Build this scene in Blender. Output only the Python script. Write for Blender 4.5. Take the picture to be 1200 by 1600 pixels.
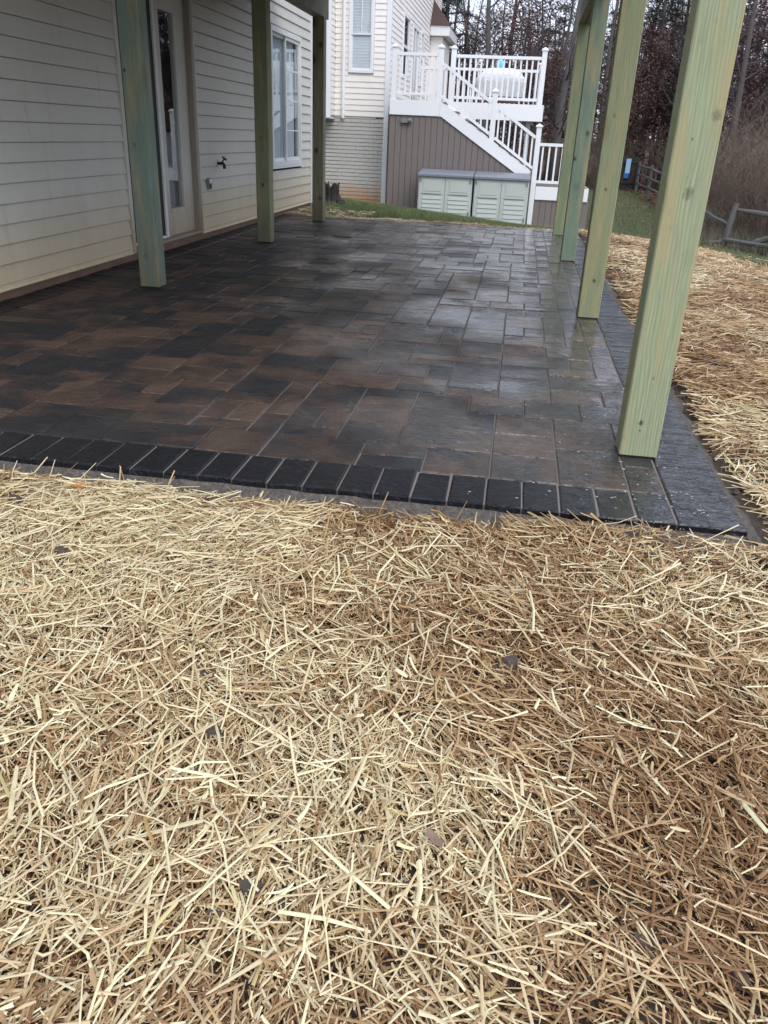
import bpy, math, random
import numpy as np
from mathutils import Matrix, Vector
for o in list(bpy.data.objects): bpy.data.objects.remove(o)
scene = bpy.context.scene
COL = scene.collection
R = math.radians
rnd = random.Random(7)
nr = np.random.default_rng(11)

# ---------------------------------------------------------------- camera
cam = bpy.data.objects.new('camera', bpy.data.cameras.new('camera')); COL.objects.link(cam)
cam.matrix_world = (Matrix.Translation((0, 0, 1.07)) @ Matrix.Rotation(0.1390, 4, 'Z')
                    @ Matrix.Rotation(1.1299, 4, 'X') @ Matrix.Rotation(0.0437, 4, 'Z'))
cam.data.sensor_fit = 'VERTICAL'; cam.data.sensor_height = 36; cam.data.sensor_width = 27
cam.data.lens = 36 * 1250.86 / 1600
cam.data.clip_start = .05; cam.data.clip_end = 3000
scene.camera = cam

# ---------------------------------------------------------------- sky, sun, exposure
SUN_EL, SUN_AZ = R(48), R(150)          # azimuth measured clockwise from +Y
world = bpy.data.worlds.new('World'); scene.world = world; world.use_nodes = True
wn = world.node_tree; wn.nodes.clear()
wo = wn.nodes.new('ShaderNodeOutputWorld'); wb = wn.nodes.new('ShaderNodeBackground')
sk = wn.nodes.new('ShaderNodeTexSky'); sk.sky_type = 'NISHITA'; sk.sun_disc = False
sk.sun_elevation = SUN_EL; sk.sun_rotation = SUN_AZ; sk.air_density = 1.0; sk.dust_density = 2.0; sk.ozone_density = 1.0
hs = wn.nodes.new('ShaderNodeHueSaturation'); hs.inputs['Saturation'].default_value = .62
wn.links.new(sk.outputs[0], hs.inputs['Color']); cl = wn.nodes.new('ShaderNodeMix'); cl.data_type = 'RGBA'; cl.inputs[0].default_value = .75     # even cloud deck over the clear sky
cl.inputs[7].default_value = (4.6, 5.1, 6.1, 1)
wn.links.new(hs.outputs[0], cl.inputs[6]); wn.links.new(cl.outputs[2], wb.inputs['Color'])
wb.inputs['Strength'].default_value = .13
wn.links.new(wb.outputs[0], wo.inputs['Surface'])
sl = bpy.data.lights.new('sun', 'SUN'); sl.energy = .7; sl.angle = R(40); sl.color = (1, .98, .95)
sun = bpy.data.objects.new('sun', sl); COL.objects.link(sun)
sd = Vector((math.sin(SUN_AZ) * math.cos(SUN_EL), math.cos(SUN_AZ) * math.cos(SUN_EL), math.sin(SUN_EL)))
sun.rotation_euler = sd.to_track_quat('Z', 'Y').to_euler()
vs = scene.view_settings
vs.view_transform = 'Standard'; vs.look = 'None'; vs.gamma = 1; vs.use_curve_mapping = False
vs.exposure = 1.12

# ---------------------------------------------------------------- material helpers
class G:
    def __init__(s, name):
        s.m = bpy.data.materials.new(name); s.m.use_nodes = True
        s.t = s.m.node_tree; s.b = s.t.nodes['Principled BSDF']; s.out = s.t.nodes['Material Output']
    def n(s, ty, **k):
        x = s.t.nodes.new('ShaderNode' + ty)
        for a, v in k.items(): setattr(x, a, v)
        return x
    def set(s, sock, v):
        if isinstance(v, bpy.types.NodeSocket): s.t.links.new(v, sock)
        elif isinstance(v, tuple) and len(v) == 3 and sock.type == 'RGBA': sock.default_value = (*v, 1)
        else: sock.default_value = v
    def pos(s): return s.n('NewGeometry').outputs['Position']
    def obj(s): return s.n('TexCoord').outputs['Object']
    def attr(s, a): return s.n('Attribute', attribute_name=a)
    def rand(s): return s.n('ObjectInfo').outputs['Random']
    def vmul(s, v, k):
        x = s.n('VectorMath', operation='MULTIPLY'); s.set(x.inputs[0], v); x.inputs[1].default_value = k; return x.outputs[0]
    def vadd(s, v, k):
        x = s.n('VectorMath', operation='ADD'); s.set(x.inputs[0], v); s.set(x.inputs[1], k); return x.outputs[0]
    def sep(s, v):
        x = s.n('SeparateXYZ'); s.set(x.inputs[0], v); return x.outputs
    def comb(s, a, b, c):
        x = s.n('CombineXYZ')
        for i, v in enumerate((a, b, c)): s.set(x.inputs[i], v)
        return x.outputs[0]
    def noise(s, v, sc, det=3, ro=.55, dist=0):
        x = s.n('TexNoise'); s.set(x.inputs['Vector'], v); x.inputs['Scale'].default_value = sc
        x.inputs['Detail'].default_value = det; x.inputs['Roughness'].default_value = ro; x.inputs['Distortion'].default_value = dist
        return x.outputs['Fac']
    def vor(s, v, sc, feat='F1', out='Distance'):
        x = s.n('TexVoronoi', feature=feat); s.set(x.inputs['Vector'], v); x.inputs['Scale'].default_value = sc; return x.outputs[out]
    def ramp(s, f, *st):
        x = s.n('ValToRGB'); e = x.color_ramp.elements
        while len(e) < len(st): e.new(.5)
        for el, (p, c) in zip(e, st):
            el.position = p; el.color = (*c, 1) if isinstance(c, tuple) else (c, c, c, 1)
        s.set(x.inputs[0], f); return x.outputs[0]
    def mix(s, f, a, b, mode='MIX'):
        x = s.n('Mix', data_type='RGBA', blend_type=mode); s.set(x.inputs[0], f); s.set(x.inputs[6], a); s.set(x.inputs[7], b); return x.outputs[2]
    def ma(s, op, a, b=0.0, c=0.0, clamp=False):
        x = s.n('Math', operation=op, use_clamp=clamp); s.set(x.inputs[0], a); s.set(x.inputs[1], b); s.set(x.inputs[2], c); return x.outputs[0]
    def bump(s, h, st=.3, d=.01, nrm=None):
        x = s.n('Bump'); x.inputs['Strength'].default_value = st; x.inputs['Distance'].default_value = d; s.set(x.inputs['Height'], h)
        if nrm: s.set(x.inputs['Normal'], nrm)
        return x.outputs[0]
    def fin(s, col=None, rough=None, nrm=None, spec=None, **k):
        for nm, v in (('Base Color', col), ('Roughness', rough), ('Normal', nrm), ('Specular IOR Level', spec)):
            if v is not None: s.set(s.b.inputs[nm], v)
        for a, v in k.items(): s.set(s.b.inputs[a.replace('_', ' ')], v)
        return s.m

def simple(name, col, rough=.5, var=.12, sc=6, bump=.08, spec=.4, **k):
    g = G(name); p = g.pos()
    f = g.noise(p, sc, 5, .6)
    c = g.mix(f, tuple(x * (1 - var) for x in col), tuple(min(1, x * (1 + var)) for x in col))
    return g.fin(c, rough, g.bump(g.noise(p, sc * 8, 3), bump, .004), spec, **k)

def siding_mat(name, col, stain, zs):
    g = G(name); p = g.pos(); x, y, z = g.sep(p)
    n1 = g.noise(p, 1.3, 5, .65)
    c = g.mix(n1, tuple(v * .9 for v in col), tuple(min(1, v * 1.05) for v in col))
    # mud splash and yellowed dirt climbing unevenly from the ground
    h = g.ma('ADD', z, g.ma('MULTIPLY', g.noise(g.vmul(p, (1, 2.2, .5)), 2.0, 5, .7), -.55))
    f = g.ramp(g.ma('MULTIPLY_ADD', h, 1.0, .5 - zs), (.1, 1.0), (.55, 0.0))
    c = g.mix(g.ma('MULTIPLY', f, .75), c, stain)
    drip = g.ramp(g.noise(g.vmul(p, (1, 9, .6)), 2.4, 4, .6), (.56, 0.0), (.75, 1.0))
    c = g.mix(g.ma('MULTIPLY', drip, .22), c, tuple(v * .55 for v in stain))
    b = g.bump(g.noise(g.vmul(p, (1, .8, 3)), 2.2, 2), .25, .01)
    return g.fin(c, .5, g.bump(g.noise(p, 160, 2), .05, .002, b), .35)

def wood_mat(name, c0, c1, seed, dirt=(.10, .09, .06), dz=.25, tan=(.38, .31, .165), knots=()):
    g = G(name); o = g.obj(); x, y, z = g.sep(o)
    nd = g.noise(g.vmul(o, (6, 6, .9)), 1.6, 2)
    px = g.ma('ADD', g.ma('MULTIPLY_ADD', z, .018, .045 + .01 * seed), g.ma('ADD', x, g.ma('MULTIPLY', nd, .05)))
    py = g.ma('ADD', y, .06 - .012 * seed)
    r = g.ma('SQRT', g.ma('ADD', g.ma('MULTIPLY', px, px), g.ma('MULTIPLY', py, py)))
    rings = g.ma('MULTIPLY_ADD', g.ma('SINE', g.ma('MULTIPLY_ADD', g.noise(g.vmul(o, (4, 4, .5)), 3, 3), 9.0, g.ma('MULTIPLY', r, 520))), .5, .5)
    fine = g.noise(g.vmul(g.vadd(o, (seed, 0, 0)), (70, 70, 1.6)), 3, 4, .6)
    big = g.noise(g.vadd(g.vmul(o, (5, 5, 1.1)), (seed * 3.1, 0, 0)), 2, 4, .6)
    c = g.mix(big, c0, c1)
    c = g.mix(g.ma('MULTIPLY', rings, g.ma('MULTIPLY', big, .8)), c, tuple(v * .62 for v in c0))
    c = g.mix(g.ramp(fine, (.40, 0.0), (.70, .7)), c, tuple(v * .5 for v in c1))
    tn = g.ramp(g.noise(g.vadd(g.vmul(o, (9, 9, .9)), (0, seed * 2.3, 0)), 2.2, 3), (.48, 0.0), (.68, .7))
    c = g.mix(tn, c, tan)
    # knots
    v = g.n('TexVoronoi', feature='F1'); g.set(v.inputs['Vector'], g.vadd(g.vmul(o, (5.5, 5.5, 2.6)), (seed * 1.7, seed * .6, seed)))
    v.inputs['Scale'].default_value = 1.0
    vx = g.sep(v.outputs['Color'])
    kn = g.ma('MULTIPLY', g.ramp(g.ma('ADD', v.outputs['Distance'], g.ma('MULTIPLY', big, .05)), (.17, 1.0), (.27, 0.0)), g.ma('GREATER_THAN', vx[0], .45))
    kr = g.ma('MULTIPLY', g.ramp(v.outputs['Distance'], (.12, 1.0), (.17, 0.0)), g.ma('GREATER_THAN', vx[0], .62))
    c = g.mix(g.ma('MULTIPLY', kn, .5), c, (.20, .17, .09))
    c = g.mix(g.ma('MULTIPLY', kr, .8), c, (.035, .028, .018))
    for kx, kz, kr_, kd in knots:                               # knots on the face toward the lawn
        dx = g.ma('DIVIDE', g.ma('SUBTRACT', x, kx), kr_); dzz = g.ma('DIVIDE', g.ma('SUBTRACT', z, kz), kr_ * 1.25)
        dist = g.ma('ADD', g.ma('SQRT', g.ma('ADD', g.ma('MULTIPLY', dx, dx), g.ma('MULTIPLY', dzz, dzz))), g.ma('MULTIPLY_ADD', g.noise(g.vmul(o, (1, 1, .7)), 75, 4, .7), 2.4, -1.2))
        on = g.ma('LESS_THAN', y, .012)
        c = g.mix(g.ma('MULTIPLY', on, g.ramp(g.ma('MULTIPLY', dist, .4), (.22, kd), (.30, kd * .45), (.36, kd * .7), (.46, 0.0))), c, (.055, .05, .04))
    dn = g.ma('ADD', z, g.ma('MULTIPLY', g.noise(o, 9, 4), -.35))
    df = g.ramp(g.ma('ADD', dn, .2), (0.0, .6), (.2 + dz, 0.0)) if dz > .05 else 0.0
    c = g.mix(df, c, dirt)
    gr = g.ramp(g.noise(g.vadd(g.vmul(o, (3, 3, 1.5)), (seed, seed, 0)), 6, 5, .7), (.6, 0.0), (.78, .35))
    c = g.mix(gr, c, (.07, .075, .055))
    b = g.bump(g.ma('ADD', fine, g.ma('MULTIPLY', rings, .4)), .35, .003)
    return g.fin(c, .62, b, .3)

def glass_mat(name, tint=(.9, .93, .95)):
    g = G(name); g.t.nodes.remove(g.b)
    fr = g.n('Fresnel'); fr.inputs['IOR'].default_value = 1.6
    p = g.pos(); nb = g.bump(g.noise(p, 1.5, 1), .05, .01)
    tr = g.n('BsdfTransparent'); tr.inputs[0].default_value = (*tint, 1)
    gl = g.n('BsdfGlossy'); gl.inputs['Roughness'].default_value = .01; g.set(gl.inputs['Normal'], nb); gl.inputs[0].default_value = (1, 1, 1, 1)
    mx = g.n('MixShader'); g.set(mx.inputs[0], g.ma('MULTIPLY', fr.outputs[0], g.ma('SUBTRACT', 1.0, g.n('NewGeometry').outputs['Backfacing']))); g.set(mx.inputs[1], tr.outputs[0]); g.set(mx.inputs[2], gl.outputs[0])
    g.t.links.new(mx.outputs[0], g.out.inputs[0]); return g.m

def paver_mat(name, border=False):
    g = G(name); p = g.pos(); x, y, z = g.sep(p)
    tone = g.attr('tone'); tr = tone.outputs['Fac']
    off = g.comb(g.ma('MULTIPLY', tr, 37.0), g.ma('MULTIPLY', tr, 91.0), 0.0)
    q = g.vadd(p, off)
    if border:
        c = g.mix(g.noise(q, 9, 4), (.007, .007, .009), (.018, .018, .022))
    else:
        bl = g.noise(q, 3.6, 4, .6, .6); wide = g.noise(p, 2.1, 3, .5)
        f = g.ma('ADD', g.ma('MULTIPLY_ADD', wide, .5, -.25), g.ma('ADD', bl, g.ma('MULTIPLY_ADD', tr, .34, -.17)))
        c = g.ramp(f, (.30, (.026, .026, .030)), (.44, (.042, .036, .035)), (.55, (.080, .053, .041)), (.72, (.130, .083, .060)))
        c = g.mix(g.ramp(g.noise(p, 45, 3, .7), (.4, 0.0), (.75, .35)), c, (.03, .028, .03))
    # slate cleft relief: stretched ridged layers plus fine grain
    r1 = g.noise(g.vmul(q, (6, 12, 4)), 2.2, 5, .6, 1.6)
    st = g.ramp(r1, (.36, 0.0), (.43, .3), (.45, .62), (.55, .70), (.575, 1.0))
    r2 = g.noise(g.vmul(q, (10, 26, 8)), 3.0, 5, .65)
    h = g.ma('ADD', st, g.ma('MULTIPLY', r2, .55))
    nb = g.bump(h, 1.0, .011)
    # film of rain water: deepest along the open side of the patio and in low spots
    lo = g.ma('MULTIPLY_ADD', g.noise(p, 1.25, 5, .55), 1.7, -.37)
    w = g.ma('ADD', g.ma('ADD', lo, g.ma('MULTIPLY', x, .23)), g.ma('MULTIPLY_ADD', y, .030, -.05))
    w = g.ma('ADD', w, g.ma('MULTIPLY', st, -.08))
    film = g.ramp(w, (.50, 0.0), (.62, 1.0))
    if border: film = 0.0
    wet = g.ramp(w, (.15, .12), (.52, 1.0)) if not border else g.ramp(x, (.0, .35), (.5, 1.0))
    rough = g.ma('ADD', g.ma('MULTIPLY_ADD', wet, -.15, .5), g.ma('MULTIPLY', g.noise(p, 60, 2), .1))
    ripple = g.ma('MULTIPLY', g.noise(p, 9, 3, .6), .30)
    hc = g.ma('ADD', g.ma('MULTIPLY', h, g.ma('MULTIPLY_ADD', film, -.78, .95)), ripple)
    cn = g.bump(hc, 1.0, .0058 if not border else .0045)
    cr = g.ma('MULTIPLY_ADD', film, -.03, .045) if not border else .10
    return g.fin(c, rough, nb, .12, Coat_Weight=wet, Coat_Roughness=cr, Coat_IOR=1.55, Coat_Normal=cn)

def vcol_mat(name, rough=.7, spec=.25, trans=0, bump=None, sat=1):
    g = G(name); a = g.attr('col').outputs['Color']; p = g.pos()
    if bump:
        c = g.mix(g.noise(p, bump[0], 6, .7), g.mix(1.0, a, (.55, .55, .55), 'MULTIPLY'), g.mix(1.0, a, (1.35, 1.35, 1.35), 'MULTIPLY'))
        return g.fin(c, rough, g.bump(g.noise(p, bump[0], 6, .7), bump[1], bump[2]), spec)
    m = g.fin(a, rough, None, spec)
    if trans:
        t = g.n('BsdfTranslucent'); g.set(t.inputs[0], a); mx = g.n('MixShader'); mx.inputs[0].default_value = trans
        g.set(mx.inputs[1], g.b.outputs[0]); g.set(mx.inputs[2], t.outputs[0]); g.t.links.new(mx.outputs[0], g.out.inputs[0])
    return m

MT = {}
MT['siding'] = siding_mat('cream_vinyl', (.59, .565, .505), (.52, .40, .24), .30)
MT['nsiding'] = siding_mat('pale_cream_vinyl', (.87, .82, .77), (.70, .62, .52), -2)
MT['trim'] = simple('white_vinyl_trim', (.72, .72, .70), .4, .06)
MT['dirtytrim'] = siding_mat('dirty_white_trim', (.60, .58, .52), (.36, .24, .13), .25)
MT['yellow'] = simple('yellowed_starter_trim', (.58, .47, .31), .5, .15, 9)
MT['found'] = simple('muddy_concrete', (.16, .10, .07), .8, .35, 7, .4)
MT['jamb'] = simple('weathered_jamb', (.30, .25, .21), .6, .2)
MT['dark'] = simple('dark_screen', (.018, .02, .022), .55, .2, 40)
MT['void'] = simple('dark_room', (.02, .02, .022), .9, .1)
MT['glass'] = glass_mat('window_glass')
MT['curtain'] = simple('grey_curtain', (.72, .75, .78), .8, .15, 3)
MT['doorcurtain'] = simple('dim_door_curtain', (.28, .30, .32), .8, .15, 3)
MT['blind'] = simple('white_blind', (.85, .86, .88), .6, .05)
MT['pvc'] = simple('white_pvc', (.82, .82, .83), .35, .03, 3, .02)
MT['blackmetal'] = simple('black_metal', (.015, .015, .016), .4, .2)
MT['greybox'] = simple('grey_plastic', (.20, .20, .21), .5, .15)
MT['lumber'] = wood_mat('deck_lumber', (.20, .22, .15), (.25, .26, .17), 4, dz=.01)
MT['skirt'] = simple('taupe_composite', (.185, .155, .145), .6, .10, 5, .15)
MT['shed'] = simple('pale_green_resin', (.50, .53, .50), .45, .05, 3, .05)
MT['shedlid'] = simple('slate_grey_resin', (.20, .215, .25), .45, .08, 3, .05)
MT['shingle'] = simple('brown_shingle', (.085, .055, .05), .9, .3, 12, .4)
MT['paver'] = paver_mat('wet_slate_paver'); MT['border'] = paver_mat('wet_black_paver', True)
MT['joint'] = simple('joint_sand', (.21, .185, .165), .75, .25, 30, .3)
g = G('grey_bedding_sand'); p = g.pos(); f = g.noise(p, 55, 6, .75)
MT['sand'] = g.fin(g.ramp(f, (.3, (.07, .062, .055)), (.55, (.18, .16, .142)), (.75, (.29, .265, .24))), .9, g.bump(f, 1.0, .02), .2)
MT['straw'] = vcol_mat('straw', .5, .35, .12)
MT['leaf'] = vcol_mat('dry_leaf', .6, .25, .15)
MT['grass'] = vcol_mat('grass', .55, .25, .2)
MT['ground'] = vcol_mat('ground_cover', .9, .15, 0, (26, .9, .03))
MT['bark'] = simple('grey_bark', (.10, .088, .085), .9, .4, 8, .8)
MT['twig'] = simple('dark_twig', (.085, .072, .075), .9, .3, 3, .2)
MT['needle'] = vcol_mat('pine_needle', .6, .25, .1)
MT['brush'] = simple('tan_brush', (.16, .12, .095), .9, .3, 4, .2)
MT['fence'] = simple('weathered_split_rail', (.12, .115, .11), .8, .4, 7, .6)
MT['stump'] = simple('rotten_stump', (.035, .03, .028), .9, .5, 9, .9)
MT['clod'] = simple('wet_soil', (.085, .066, .054), .8, .4, 30, .7)
MT['blue'] = simple('pale_blue_panel', (.30, .50, .72), .5, .05)
MT['blue2'] = simple('strong_blue_panel', (.03, .13, .45), .5, .05)
MT['blueb'] = simple('sky_blue_bottle', (.20, .58, .78), .2, .08)
MT['cover'] = simple('white_grill_cover', (.80, .80, .80), .45, .04, 6, .3)
MT['redbrown'] = simple('red_brown_cart', (.28, .13, .11), .6, .2)
MT['bubble'] = simple('rain_bubble', (.30, .31, .32), .12, .1, 3, 0, .8)
MT['oleaf'] = simple('orange_leaf', (.42, .17, .04), .5, .3, 30, .3)
MT['rleaf'] = simple('red_brown_leaf', (.27, .17, .12), .5, .3, 30, .3)
g = G('painted_brick'); p = g.pos(); x, y, z = g.sep(p)
c = g.mix(g.noise(p, 3, 4), (.46, .45, .41), (.56, .54, .50))
f = g.ramp(g.ma('ADD', z, g.ma('MULTIPLY', g.noise(p, 1.6, 4), -.5)), (.0, 0.0), (1.0, 0.0))
hh = g.ma('ADD', z, g.ma('MULTIPLY', g.noise(p, 1.4, 5, .6), -.7))
f = g.ramp(g.ma('ADD', hh, .75), (.05, .85), (.55, 0.0))
MT['brick'] = g.fin(g.mix(f, c, (.46, .24, .11)), .75, g.bump(g.noise(p, 40, 3), .2, .005), .2)
MT['mortar'] = simple('painted_mortar', (.50, .51, .49), .85, .1)
g = G('warm_lamp'); MT['lamp'] = g.fin((1, .6, .25), .5, None, None, Emission_Color=(1, .55, .2), Emission_Strength=6.0)

# ---------------------------------------------------------------- mesh helpers
class MB:
    def __init__(s): s.v = []; s.f = []
    def poly(s, vs, fs):
        b = len(s.v); s.v += [tuple(q) for q in vs]; s.f += [tuple(b + i for i in f) for f in fs]; return s
    def box(s, x0, y0, z0, x1, y1, z1):
        return s.poly([(x0, y0, z0), (x1, y0, z0), (x1, y1, z0), (x0, y1, z0), (x0, y0, z1), (x1, y0, z1), (x1, y1, z1), (x0, y1, z1)],
                      [(0, 3, 2, 1), (4, 5, 6, 7), (0, 1, 5, 4), (1, 2, 6, 5), (2, 3, 7, 6), (3, 0, 4, 7)])
    def prism(s, pts, axis, a0, a1):
        n = len(pts)
        mk = {'x': lambda p, a: (a, p[0], p[1]), 'y': lambda p, a: (p[0], a, p[1]), 'z': lambda p, a: (p[0], p[1], a)}[axis]
        return s.poly([mk(p, a0) for p in pts] + [mk(p, a1) for p in pts],
                      [tuple(range(n))[::-1], tuple(range(n, 2 * n))] + [(i, (i + 1) % n, n + (i + 1) % n, n + i) for i in range(n)])
    def cbox(s, x0, y0, z0, x1, y1, z1, c=.006):
        return s.prism([(x0 + c, y0), (x1 - c, y0), (x1, y0 + c), (x1, y1 - c), (x1 - c, y1), (x0 + c, y1), (x0, y1 - c), (x0, y0 + c)], 'z', z0, z1)
    def tube(s, pts, rad, n=6, cap=True, jit=0, ph=0):
        pts = [Vector(p) for p in pts]; b = len(s.v)
        for i, p in enumerate(pts):
            d = (pts[min(i + 1, len(pts) - 1)] - pts[max(i - 1, 0)]).normalized()
            u = d.cross(Vector((0.31, .2, .93)) if abs(d.z) < .9 else Vector((1, .1, 0))).normalized(); w = d.cross(u)
            for k in range(n):
                a = 2 * math.pi * k / n + ph; r = rad[i] * (1 + (rnd.uniform(-jit, jit) if jit else 0))
                s.v.append(tuple(p + (u * math.cos(a) + w * math.sin(a)) * r))
        for i in range(len(pts) - 1):
            for k in range(n):
                k2 = (k + 1) % n; s.f.append((b + i * n + k, b + i * n + k2, b + (i + 1) * n + k2, b + (i + 1) * n + k))
        if cap:
            s.f.append(tuple(b + k for k in range(n))[::-1]); s.f.append(tuple(b + (len(pts) - 1) * n + k for k in range(n)))
        return s
    def bar(s, p0, p1, w, h):
        p0 = Vector(p0); p1 = Vector(p1); d = (p1 - p0).normalized(); u = d.cross(Vector((0, 0, 1))).normalized() * (w / 2); t = u.cross(d).normalized() * (h / 2)
        return s.poly([p0 - u - t, p0 + u - t, p0 + u + t, p0 - u + t, p1 - u - t, p1 + u - t, p1 + u + t, p1 - u + t],
                      [(0, 3, 2, 1), (4, 5, 6, 7), (0, 1, 5, 4), (1, 2, 6, 5), (2, 3, 7, 6), (3, 0, 4, 7)])
    def mesh(s, name):
        m = bpy.data.meshes.new(name); m.from_pydata(s.v, [], s.f); m.update(); return m
    def build(s, name, mat, parent=None, loc=None, smooth=False):
        m = s.mesh(name); m.materials.append(MT[mat] if isinstance(mat, str) else mat)
        if smooth: m.shade_smooth()
        o = bpy.data.objects.new(name, m); COL.objects.link(o)
        if parent: o.parent = parent
        if loc: o.location = loc
        return o
def npmesh(name, verts, faces, mat, cols=None, smooth=False):
    """verts (N,3), faces (M,k) arrays; cols per-vertex (N,3)"""
    m = bpy.data.meshes.new(name); k = faces.shape[1]
    m.vertices.add(len(verts)); m.vertices.foreach_set('co', np.ascontiguousarray(verts, dtype=np.float32).ravel())
    m.loops.add(faces.size); m.loops.foreach_set('vertex_index', np.ascontiguousarray(faces, dtype=np.int32).ravel())
    m.polygons.add(len(faces)); m.polygons.foreach_set('loop_start', np.arange(0, faces.size, k, dtype=np.int32))
    m.update(calc_edges=True)
    if cols is not None:
        a = m.color_attributes.new('col', 'FLOAT_COLOR', 'POINT')
        a.data.foreach_set('color', np.ascontiguousarray(np.concatenate([cols, np.ones((len(cols), 1))], 1), dtype=np.float32).ravel())
    m.materials.append(MT[mat]); 
    if smooth: m.shade_smooth()
    return m
def link(name, mesh, parent=None):
    o = bpy.data.objects.new(name, mesh); COL.objects.link(o)
    if parent: o.parent = parent
    return o
def tag(o, label=None, cat=None, group=None, kind=None):
    for k, v in (('label', label), ('category', cat), ('group', group), ('kind', kind)):
        if v: o[k] = v
    return o
def thing(name, label, cat, loc=(0, 0, 0), group=None):
    o = bpy.data.objects.new(name, None); COL.objects.link(o); o.location = loc; o.empty_display_size = .2
    return tag(o, label, cat, group)
def copy_tree(o, parent=None):
    c = o.copy(); COL.objects.link(c)
    if parent: c.parent = parent
    for ch in list(o.children): copy_tree(ch, c)
    return c
def part(name, mat, parent, *box, loc=None):
    """box part; coordinates relative to parent"""
    return MB().box(*box).build(name, mat, parent)

# value noise
_P = np.random.default_rng(3).random((256, 256))
def vn(x, y, sc, seed=0):
    x = np.asarray(x) * sc + seed * 17.3 + 1000; y = np.asarray(y) * sc + seed * 5.7 + 1000
    xi = np.floor(x).astype(int); yi = np.floor(y).astype(int); fx = x - xi; fy = y - yi
    fx = fx * fx * (3 - 2 * fx); fy = fy * fy * (3 - 2 * fy)
    a = lambda i, j: _P[(xi + i) & 255, (yi + j) & 255]
    return (a(0, 0) * (1 - fx) + a(1, 0) * fx) * (1 - fy) + (a(0, 1) * (1 - fx) + a(1, 1) * fx) * fy
def fbm(x, y, sc, seed=0, o=4):
    r = 0; w = .5; t = 0
    for i in range(o): r = r + w * vn(x, y, sc * 2 ** i, seed + i); t += w; w *= .5
    return r / t

# ---------------------------------------------------------------- terrain
PX0, PX1, PY0, PY1 = -3.22, .815, 2.38, 11.55          # patio extents
_cp = np.array([(-3.2, 2.3, -.055), (-1, 2.3, -.055), (.4, 2.3, -.055), (.85, 2.3, -.06), (.86, 4.5, -.055), (.86, 7, -.055), (.86, 9.5, -.055), (.86, 11.5, -.055),
    (-1, 11.6, -.045), (-2.5, 11.6, -.045), (-3.2, 11.6, -.045), (-3.2, 7, -.055), (-1.2, 7, -.055), (0, 5, -.055), (0, 9, -.055), (-2, 4, -.055), (-2, 9, -.055),
    (0, .7, -.09), (-2, .9, -.08), (1.2, .9, -.10), (0, -3, -.2), (-5, -2, -.15), (4, -2, -.3), (1.3, 3, -.08), (3.3, 11.4, -.4), (2, 14.8, -.4), (3.1, 15, -.53), (3.2, 6, -.24),
    (4.24, 18, -.74), (4.9, 17.2, -.82), (7, 16, -1.0), (3.9, 30, -.42), (2.3, 21, -.6), (-4.4, 19.5, -.28), (-3, 19, -.42), (-2.2, 17.8, -.37), (-1, 17.8, -.47),
    (.2, 17.8, -.58), (1.5, 18.5, -.68), (-3.3, 13.3, -.02), (-2, 12.8, -.10), (-3.1, 14.2, -.03), (0, 12.8, -.18), (12, 4, -.9), (12, 20, -1.1), (10, 32, -.7), (-10, 10, -.1), (-10, 25, -.3), (-4, 40, -.4), (20, 45, -.5), (4, 50, -.4)])
def _tps(d): return d * d * np.log(d + 1e-9)
def _fit():
    n = len(_cp); d = np.linalg.norm(_cp[:, None, :2] - _cp[None, :, :2], axis=2)
    A = np.zeros((n + 3, n + 3)); A[:n, :n] = _tps(d) + np.eye(n) * .05; A[:n, n:] = np.c_[np.ones(n), _cp[:, :2]]; A[n:, :n] = A[:n, n:].T
    return np.linalg.solve(A, np.r_[_cp[:, 2], 0, 0, 0])
_w = _fit()
def tz(x, y):
    x = np.asarray(x, float); y = np.asarray(y, float); sh = x.shape; x = x.ravel(); y = y.ravel()
    cx = np.clip(x, -12, 16); cy = np.clip(y, -5, 50)
    d = np.sqrt((cx[:, None] - _cp[None, :, 0]) ** 2 + (cy[:, None] - _cp[None, :, 1]) ** 2)
    z = _tps(d) @ _w[:-3] + _w[-3] + _w[-2] * cx + _w[-1] * cy
    ins = (x > PX0 - .6) & (x < PX1 + .02) & (y > PY0 - .02) & (y < PY1 + .02)
    z = np.where(ins, np.minimum(z, -.075), z)
    return np.clip(z, -1.6, .3).reshape(sh)
def T(x, y): return float(tz(np.array([x]), np.array([y]))[0])

def lines(a, b, lo, hi, step, far, gr=1.28):
    c = list(np.arange(a, b, step)); r = [c[-1]]; s = step
    while r[-1] < hi: s *= gr; s = min(s, far); r.append(r[-1] + s)
    l = [c[0]]; s = step
    while l[-1] > lo: s *= gr; s = min(s, far); l.append(l[-1] - s)
    return np.array(l[1:][::-1] + c + r[1:])
gx = lines(-2.6, 2.2, -900, 900, .05, 120); gy = lines(-.2, 3.2, -500, 1500, .05, 120)
gy = np.unique(np.r_[gy[gy < 3.2], np.arange(3.2, 22, .22), gy[gy > 22]])
X, Y = np.meshgrid(gx, gy); Zt = tz(X, Y)
near = (np.abs(X) < 4) & (Y < 20)
inp = (X > PX0) & (X < PX1) & (Y > PY0) & (Y < PY1)
Zg = Zt + np.where(inp, 0, np.where(near, (fbm(X, Y, 6, 3) - .5) * .03, (fbm(X, Y, .5, 3) - .5) * .2 * np.clip((Y - 19) / 10, 0, 1)))
nx, ny = len(gx), len(gy)
idx = np.arange(nx * ny).reshape(ny, nx)
F = np.stack([idx[:-1, :-1], idx[:-1, 1:], idx[1:, 1:], idx[1:, :-1]], -1).reshape(-1, 4)
soil = np.array([.10, .078, .062]); gsoil = np.array([.085, .088, .048]); lit = np.array([.12, .065, .05]); sandy = np.array([.15, .11, .08])
def blend(a, b, t): t = t[..., None]; return a * (1 - t) + b * t
nz = fbm(X, Y, 1.2, 8)
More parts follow.
